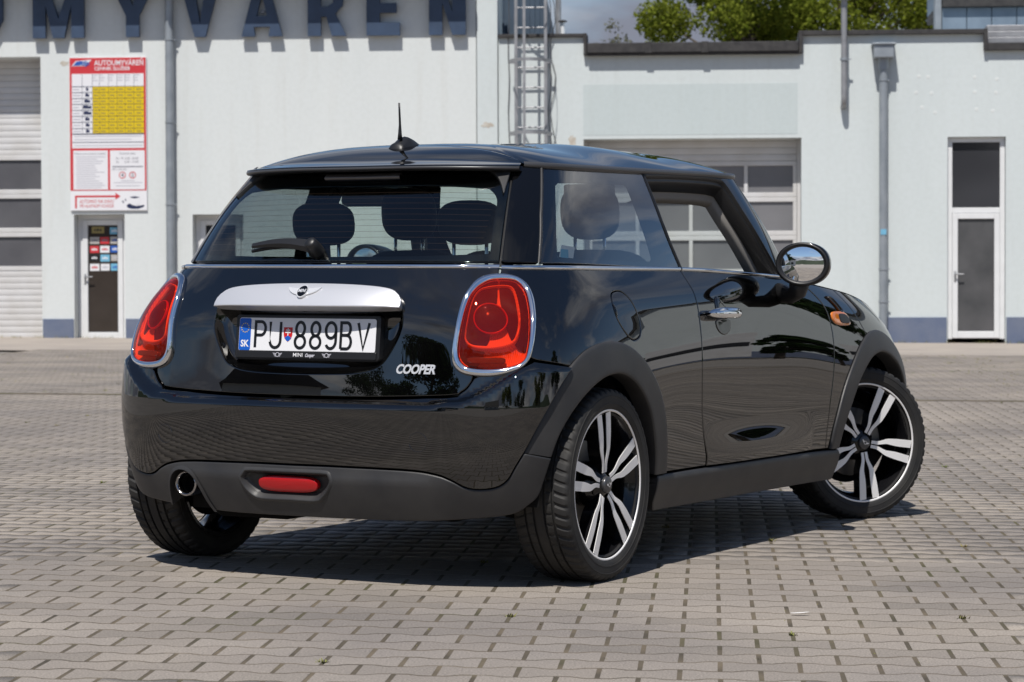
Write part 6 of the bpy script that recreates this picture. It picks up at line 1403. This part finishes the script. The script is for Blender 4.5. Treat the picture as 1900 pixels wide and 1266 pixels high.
# rim barrel
yb = -.091; RS = 1.022
barrel = MB().lathe([(.228, .088), (.240, .090), (.241, .082), (.226, .078), (.222, .05), (.212, .02), (.205, -.03), (.218, -.064), (.2320, -.080), (.2363, yb + .0013)], 96, axis='Y')
rim_o = barrel.build('wheel', M['rim_black'], None, angle=50)
lipm = MB().lathe([(.2362, yb + .0012), (.2366, yb - .0008), (.2400, yb - .0022), (.2432, yb - .0015), (.2443, yb + .003), (.2435, yb + .012), (.236, yb + .02)], 120, axis='Y').build('rim_lip', M['machined'], rim_o, angle=60)
# five pairs of curved spokes: black body with a machined face
def spoke_curve(s_):
    """centre line and half widths of one blade of the pair, s_=+1/-1"""
    r = np.linspace(.040, .2320, 16); t = (r - .04) / (.2320 - .04)
    off = s_ * (.0088 + .0135 * sm(t, .12, .42) + .010 * t - .0020 * np.sin(t * math.pi)); hw = .0066 + .0078 * sm(t, .1, .7) + .0015 * t
    return r, off, hw
face_o = {}
for s_ in (1, -1):
    r, off, hw = spoke_curve(s_); V = []; t = (r - .04) / (.2320 - .04)
    yf = yb + .004 + .014 * (1 - t) * .6 - .012 * np.sin(t * math.pi) * .3
    for i in range(16):
        for o_, d in ((hw[i], 0.0), (-hw[i], 0.0), (-hw[i] * .8, .045), (hw[i] * .8, .045)): V.append((off[i] + o_, yf[i] + d, r[i]))
    fm = MB().add([V[i * 4] for i in range(16)] + [V[i * 4 + 1] for i in range(16)] + [(V[i * 4][0] - .0012 * 0, V[i * 4][1] - .0022, V[i * 4][2]) for i in range(16)] + [(V[i * 4 + 1][0], V[i * 4 + 1][1] - .0022, V[i * 4 + 1][2]) for i in range(16)],
        [(32 + i, 33 + i, 49 + i, 48 + i) for i in range(15)] + [(i, i + 1, 33 + i, 32 + i) for i in range(15)] + [(16 + i, 48 + i, 49 + i, 17 + i) for i in range(15)])
    bodym = MB().add(V, [(i * 4 + j, i * 4 + (j + 1) % 4, i * 4 + 4 + (j + 1) % 4, i * 4 + 4 + j) for i in range(15) for j in range(4)])
    face_o[s_] = (fm.build('spoke_face', M['machined'], None, angle=40), bodym.build('spoke', M['rim_black'], None, angle=40))
hub = MB().lathe([(.0, yb + .010), (.030, yb + .010), (.0335, yb + .013), (.046, yb + .020), (.062, yb + .034), (.075, yb + .06), (.075, yb + .09)], 60, axis='Y').build('hub', M['rim_black'], None, angle=50)
capm = MB().lathe([(.0, yb - .004), (.020, yb - .003), (.0265, yb - .001), (.0275, yb + .004), (.0275, yb + .012)], 40, axis='Y').build('hub_cap', mat('hub_cap_grey', (0.10, 0.10, 0.105), .3, metal=.6), None, smooth=True)
capw = MB()
for s_ in (1, -1): capw.add([(s_ * a, yb - .0052, b) for a, b in ((.005, .004), (.019, .0075), (.015, 0), (.006, -.004))], [(0, 1, 2, 3)])
a = np.linspace(0, 2 * math.pi, 20, endpoint=False); capw.add([(r * math.cos(t), yb - .0055, r * math.sin(t)) for r in (.0075, .0052) for t in a], [(i, (i + 1) % 20, (i + 1) % 20 + 20, i + 20) for i in range(20)])
capw_o = capw.build('hub_emblem', M['badge'])
bolt = MB().lathe([(.0, yb + .030), (.006, yb + .030), (.0095, yb + .026), (.0095, yb + .06)], 10, axis='Y', org=(0, 0, .050)).build('wheel_bolt', M['under'], None)
disc = MB().lathe([(.0, -.020), (.075, -.020), (.075, .0), (.130, .0), (.140, .002), (.140, .022), (.130, .024), (.02, .024)], 60, axis='Y').build('brake_disc', M['cast'], None, angle=40)
shield = MB().lathe([(.0, .030), (.165, .030), (.170, .034), (.0, .034)], 40, axis='Y').build('brake_shield', M['under'], None)
cal = MB().bbox(.085, .15, -.02, .06, -.06, .06, .012).build('brake_caliper', M['under'], None)
valve = MB().tube([(.02, yb + .02, .205), (.018, yb + .004, .195)], .0035, 8).build('valve', M['chrome'], None)
protos = [tyre_o, lipm, hub, capm, capw_o, bolt, disc, shield, cal, valve, *face_o[1], *face_o[-1]]
def make_wheel(loc, rz, spin, first):
    w = rim_o if first else link_copy(rim_o); w.parent = car; w.location = loc; w.rotation_euler = (0, spin, rz)
    w.rotation_mode = 'XYZ'
    def sub(src, roty=0.0):
        o = link_copy(src, parent=w, loc=(0, 0, 0), rot=(0, roty, 0)); return o
    for p in (tyre_o, lipm, hub, capm, capw_o, disc, shield, valve): sub(p)
    sub(cal, math.radians(40) - spin)
    for k in range(5):
        sub(bolt, math.radians(72 * k + 36))
        for s_ in (1, -1): sub(face_o[s_][0], math.radians(72 * k)); sub(face_o[s_][1], math.radians(72 * k))
    return w
lipm.parent = None
# rotation is applied spin first (about the axle), then steering
make_wheel((0, -.750, TR), 0, math.radians(-7), True)
make_wheel((2.495, -.728, TR), math.radians(-34), math.radians(29), False)
make_wheel((0, .750, TR), math.pi, math.radians(20), False)
make_wheel((2.495, .728, TR), math.pi + math.radians(-31), math.radians(50), False)
for p in protos: bpy.data.objects.remove(p)

# ---- wheel houses, underbody, axle
for x0, r in ((0.0, .352), (2.495, .395)):
    for sd in (-1, 1):
        V = []; n = 40
        for y in ((.775 if x0 < 1 else .815), .74, .60, .50):
            for a_ in np.linspace(-.15, math.pi + .15, n): V.append((x0 + r * math.cos(a_), sd * y, .315 + r * math.sin(a_)))
        F_ = [(i * n + j, i * n + j + 1, (i + 1) * n + j + 1, (i + 1) * n + j) for i in range(3) for j in range(n - 1)] + [tuple(3 * n + j for j in range(n))]
        mesh_obj('wheel_house', V, F_, M['under'], car)
und = MB().box(-.40, 3.0, -.50, .50, .21, .30).box(.40, 2.05, -.78, .78, .20, .30).box(-.46, -.30, -.62, .62, .27, .42)
und.build('underbody', M['under'], car)
ax = MB().tube([(0, -.68, .30), (.12, -.55, .27), (.12, .55, .27), (0, .68, .30)], .035, 10).bbox(-.28, -.06, .20, .50, .17, .23, .02).tube([(-.28, .36, .26), (.2, .30, .22), (.8, .1, .2)], .03, 8).box(-.10, .10, -.60, -.52, .2, .5).box(-.10, .10, .52, .60, .2, .5)
ax.build('rear_axle', M['under'], car)

# ---- interior
def pad(cx, cy, cz, sx, sy, sz, e=.45, n=24, m=14, lean=0.0):
    """rounded cushion (superellipsoid)"""
    V = []; F_ = []
    for i in range(m + 1):
        ph = -math.pi / 2 + math.pi * i / m
        for j in range(n):
            th_ = 2 * math.pi * j / n; f = lambda c, p: math.copysign(abs(c) ** p, c)
            x = sx * f(math.cos(ph), e) * f(math.cos(th_), e); y = sy * f(math.cos(ph), e) * f(math.sin(th_), e); z = sz * f(math.sin(ph), e)
            V.append((cx + x + lean * z, cy + y, cz + z))
    for i in range(m):
        for j in range(n): F_.append((i * n + j, i * n + (j + 1) % n, (i + 1) * n + (j + 1) % n, (i + 1) * n + j))
    return V, F_
def headrest(x, y, z, w, h, d, parent, post=.10):
    V, Fc = pad(x, y, z, d, w, h, .72, 28, 16, -.1); hr = mesh_obj('headrest', V, Fc, M['seat'], parent, smooth=True)
    for s_ in (-1, 1): MB().tube([(x, y + s_ * w * .52, z - h - post), (x, y + s_ * w * .52, z - h * .5)], .0065, 8).build('headrest_post', M['chrome'], parent, smooth=True)
    return hr
for y in (-.375, .375):
    V, Fc = pad(.92, y, .78, .075, .235, .30, .5, 28, 18, -.33); st = mesh_obj('front_seat', V, Fc, M['seat'], car, smooth=True)
    V, Fc = pad(1.18, y, .47, .27, .24, .075, .5); mesh_obj('seat_cushion', V, Fc, M['seat'], st, smooth=True)
    headrest(.79, y, 1.212, .112, .098, .05, st, .11)
V, Fc = pad(.13, 0, .72, .06, .56, .27, .4, 32, 18, -.25); rs = mesh_obj('rear_seat', V, Fc, M['seat'], car, smooth=True)
V, Fc = pad(.42, 0, .46, .25, .56, .07, .4); mesh_obj('seat_cushion', V, Fc, M['seat'], rs, smooth=True)
for y in (-.29, .29): headrest(.07, y, 1.160, .120, .075, .045, rs, .13)
MB().box(-.30, .06, -.58, .58, .62, .66).build('parcel_shelf', M['trim_dark'], car)
MB().bbox(1.50, 1.95, -.66, .66, .70, .96, .05).build('dashboard', M['trim_dark'], car)
MB().lathe([(.165, -.016), (.185, 0), (.165, .016), (.172, 0)], 32, axis='X', org=(1.36, .375, .90), close=True).box(1.352, 1.37, .22, .53, .885, .915).build('steering_wheel', M['trim_dark'], car, angle=60)
MB().box(.35, 2.0, -.70, .70, .30, .34).build('cabin_floor', M['trim_dark'], car)
MB().bbox(1.52, 1.545, -.11, .11, 1.285, 1.345, .01).tube([(1.54, 0, 1.345), (1.56, 0, 1.39)], .012, 8).build('interior_mirror', M['trim_dark'], car)
# paper slip and vignette behind the quarter window
fq = SC.off(-.012)
u0, u1 = .862, .955; q = np.array([(u0, 1.082), (u1 + .09, 1.082), (u1 + .09, 1.115), (u0, 1.118)]); mesh_obj('window_sticker', fq(np.array([.852, .935, .935, .852]), np.array([1.040, 1.036, 1.072, 1.080])), [(0, 1, 2, 3)], M['pr_white'], quarters[0])
mesh_obj('window_sticker', SC.off(-.0105)(np.array([.858, .905, .895, .852]), np.array([1.038, 1.036, 1.064, 1.066])), [(0, 1, 2, 3)], M['pr_sky'], quarters[0])

# ---- headlamps and grille (front, out of sight here)
for mm in (False, True):
    a = np.linspace(0, 2 * math.pi, 48, endpoint=False); c_ = np.array([4.34, .79]); e_ = np.stack([np.cos(a) * .115, np.sin(a) * .105], 1); ff_ = lambda t, h: SB.off(h)(c_[0] + e_[:, 0] * t, c_[1] + e_[:, 1] * t)
    hl2 = grid_surf('headlamp', np.stack([ff_(t, h) for t, h in ((1.05, 0), (1.04, .008), (1.0, .012), (.94, .010), (.92, .004))], 1), M['chrome'], car, close_u=True, mirror=mm, flip=False)
    grid_surf('headlamp_reflector', np.stack([ff_(t, h) for t, h in ((.94, .004), (.6, .0035), (.58, .008), (.2, .010), (.001, .010))], 1), M['lamp_grey'], hl2, close_u=True, mirror=mm, flip=False)
gp = outline([[(SM - .40, .60), (SM, .62), (SM + .40, .60)], [(SM + .40, .60), (SM + .34, .46)], [(SM + .34, .46), (SM, .44), (SM - .34, .46)], [(SM - .34, .46), (SM - .40, .60)]])
panel('grille', SB.off(.004), gp, M['black_plastic'], bon, grid=.05)
# ================================================================== what stands behind and beside the photographer (mirrored in the paint and glass)
def ebox(name, loc, rz, label, cat, group=None): o = empty(name, loc, rz); tag(o, label, cat, group); return o
w = fthing('long_hall', 14, 0, 'long pale hall right of the garage, mirrored as a light band in the door', 'building')
fpart(cross_flat('wall', lrect(13.2, 68, -.2, 8.4), [], 0.6, M['mint_wall'], None, 8.0), 'wall', None, w)
fpart(MB().box(13.2, 68, .575, .65, -.15, .75), 'plinth', M['plinth'], w); fpart(MB().bbox(13.0, 68.2, .3, 9, 8.41, 8.65, .02), 'roof_edge', M['bitumen'], w)
for x in (18, 26, 34, 52): fpart(MB().bbox(x, x + 3.6, .55, .61, .0, 3.6, .01), 'garage_door', M['pvc_door'], w); fpart(MB().box(x + .2, x + 3.4, .53, .549, 1.6, 2.3), 'garage_window', M['dark_glass'], w)
for x in (23, 31, 44, 47, 58): fpart(MB().box(x, x + 1.6, .58, .605, 4.6, 6.0), 'window', M['dark_glass'], w)
for k, (x, y, rz, lab) in enumerate([(-34, -6, 20, 'white house with dark roof mirrored at the left of the tailgate'), (-27, -24, 40, 'cream house with dark roof mirrored low in the rear bumper'), (-6, -42, 5, 'long house with dark roof standing behind the photographer')]):
    h = ebox('house', (x, y, 0), math.radians(rz), lab, 'house', 'houses across the road behind the photographer')
    MB().box(-5, 5, -4, 4, 0, 4.2).build('wall', M['white_wall'], h); MB().add([(-5.5, -4.5, 4.2), (5.5, -4.5, 4.2), (5.5, 4.5, 4.2), (-5.5, 4.5, 4.2), (-5.5, 0, 7.4), (5.5, 0, 7.4)], [(0, 1, 5, 4), (2, 3, 4, 5), (1, 2, 5), (3, 0, 4), (3, 2, 1, 0)]).build('roof', M['bitumen'], h)
    for q in (-3.2, 0, 3.2): MB().box(q - .6, q + .6, 4.0, 4.03, 1.2, 2.6).build('window', M['dark_glass'], h); MB().box(5.0, 5.03, q * .8 - .5, q * .8 + .5, 1.2, 2.6).build('window', M['dark_glass'], h)
spec_t = [(24.0, 31.0, 7.5, 2.3, 'leaf_dark', 'dark tree in front of the long hall, mirrored in the rear wing'), (24.0, 1.5, 9.0, 3.2, 'leaf_dark', 'tall dark tree right of the photographer, mirrored in the rear wing'), (23.2, 30.0, 2.4, 1.2, 'leaf_yel', 'low yellow green bush mirrored beside the fuel flap'), (33.6, 34.0, 3.4, .75, 'leaf_dark', 'small round tree in front of the long hall, mirrored in the door'), (20, -9, 9, 3.4, 'leaf', 'broad tree behind the photographer on the right'),
          (-20, -14, 8, 3.2, 'leaf_dark', 'dark tree behind the photographer on the left'), (-38, -22, 11, 4.2, 'leaf_dark', 'large dark tree between the houses behind the photographer'), (6, -36, 10, 4, 'leaf', 'broad tree straight behind the photographer'), (16, -30, 9, 4, 'leaf_dark', 'dark tree behind the photographer near the long house')]
for k, (x, y, h, r, lf, lab) in enumerate(spec_t):
    tree('bush' if h < 3 else 'garden_tree', (x, y, 0), h, r, 7000, lab, 'bush' if h < 3 else 'tree', lf, 'bark', 30, .17, 40 + k, .16 if h > 3 else .05, .22 if h > 3 else .05, group='trees around the yard behind the photographer')
# a wooded ridge far off behind the photographer
n = 60; V = []
for i in range(n):
    a = math.pi + math.pi * 1.25 * (i / (n - 1)) - .3; R = 420
    hgt = 26 + 14 * math.sin(i * .35) + 6 * math.sin(i * 1.3)
    V += [(R * math.cos(a), R * math.sin(a), -1), (R * 1.12 * math.cos(a), R * 1.12 * math.sin(a), hgt), (R * 1.5 * math.cos(a), R * 1.5 * math.sin(a), hgt * 1.3)]
hl_ = mesh_obj('hills', V, [(i * 3 + j, i * 3 + j + 1, i * 3 + j + 4, i * 3 + j + 3) for i in range(n - 1) for j in range(2)], mat('wooded_ridge', (0.05, 0.075, 0.04), 0.95, color2=(0.03, 0.05, 0.025), nscale=.05)); tag(hl_, kind='structure')
for o in list(bpy.data.objects):
    if 'off' in o.keys(): del o['off']
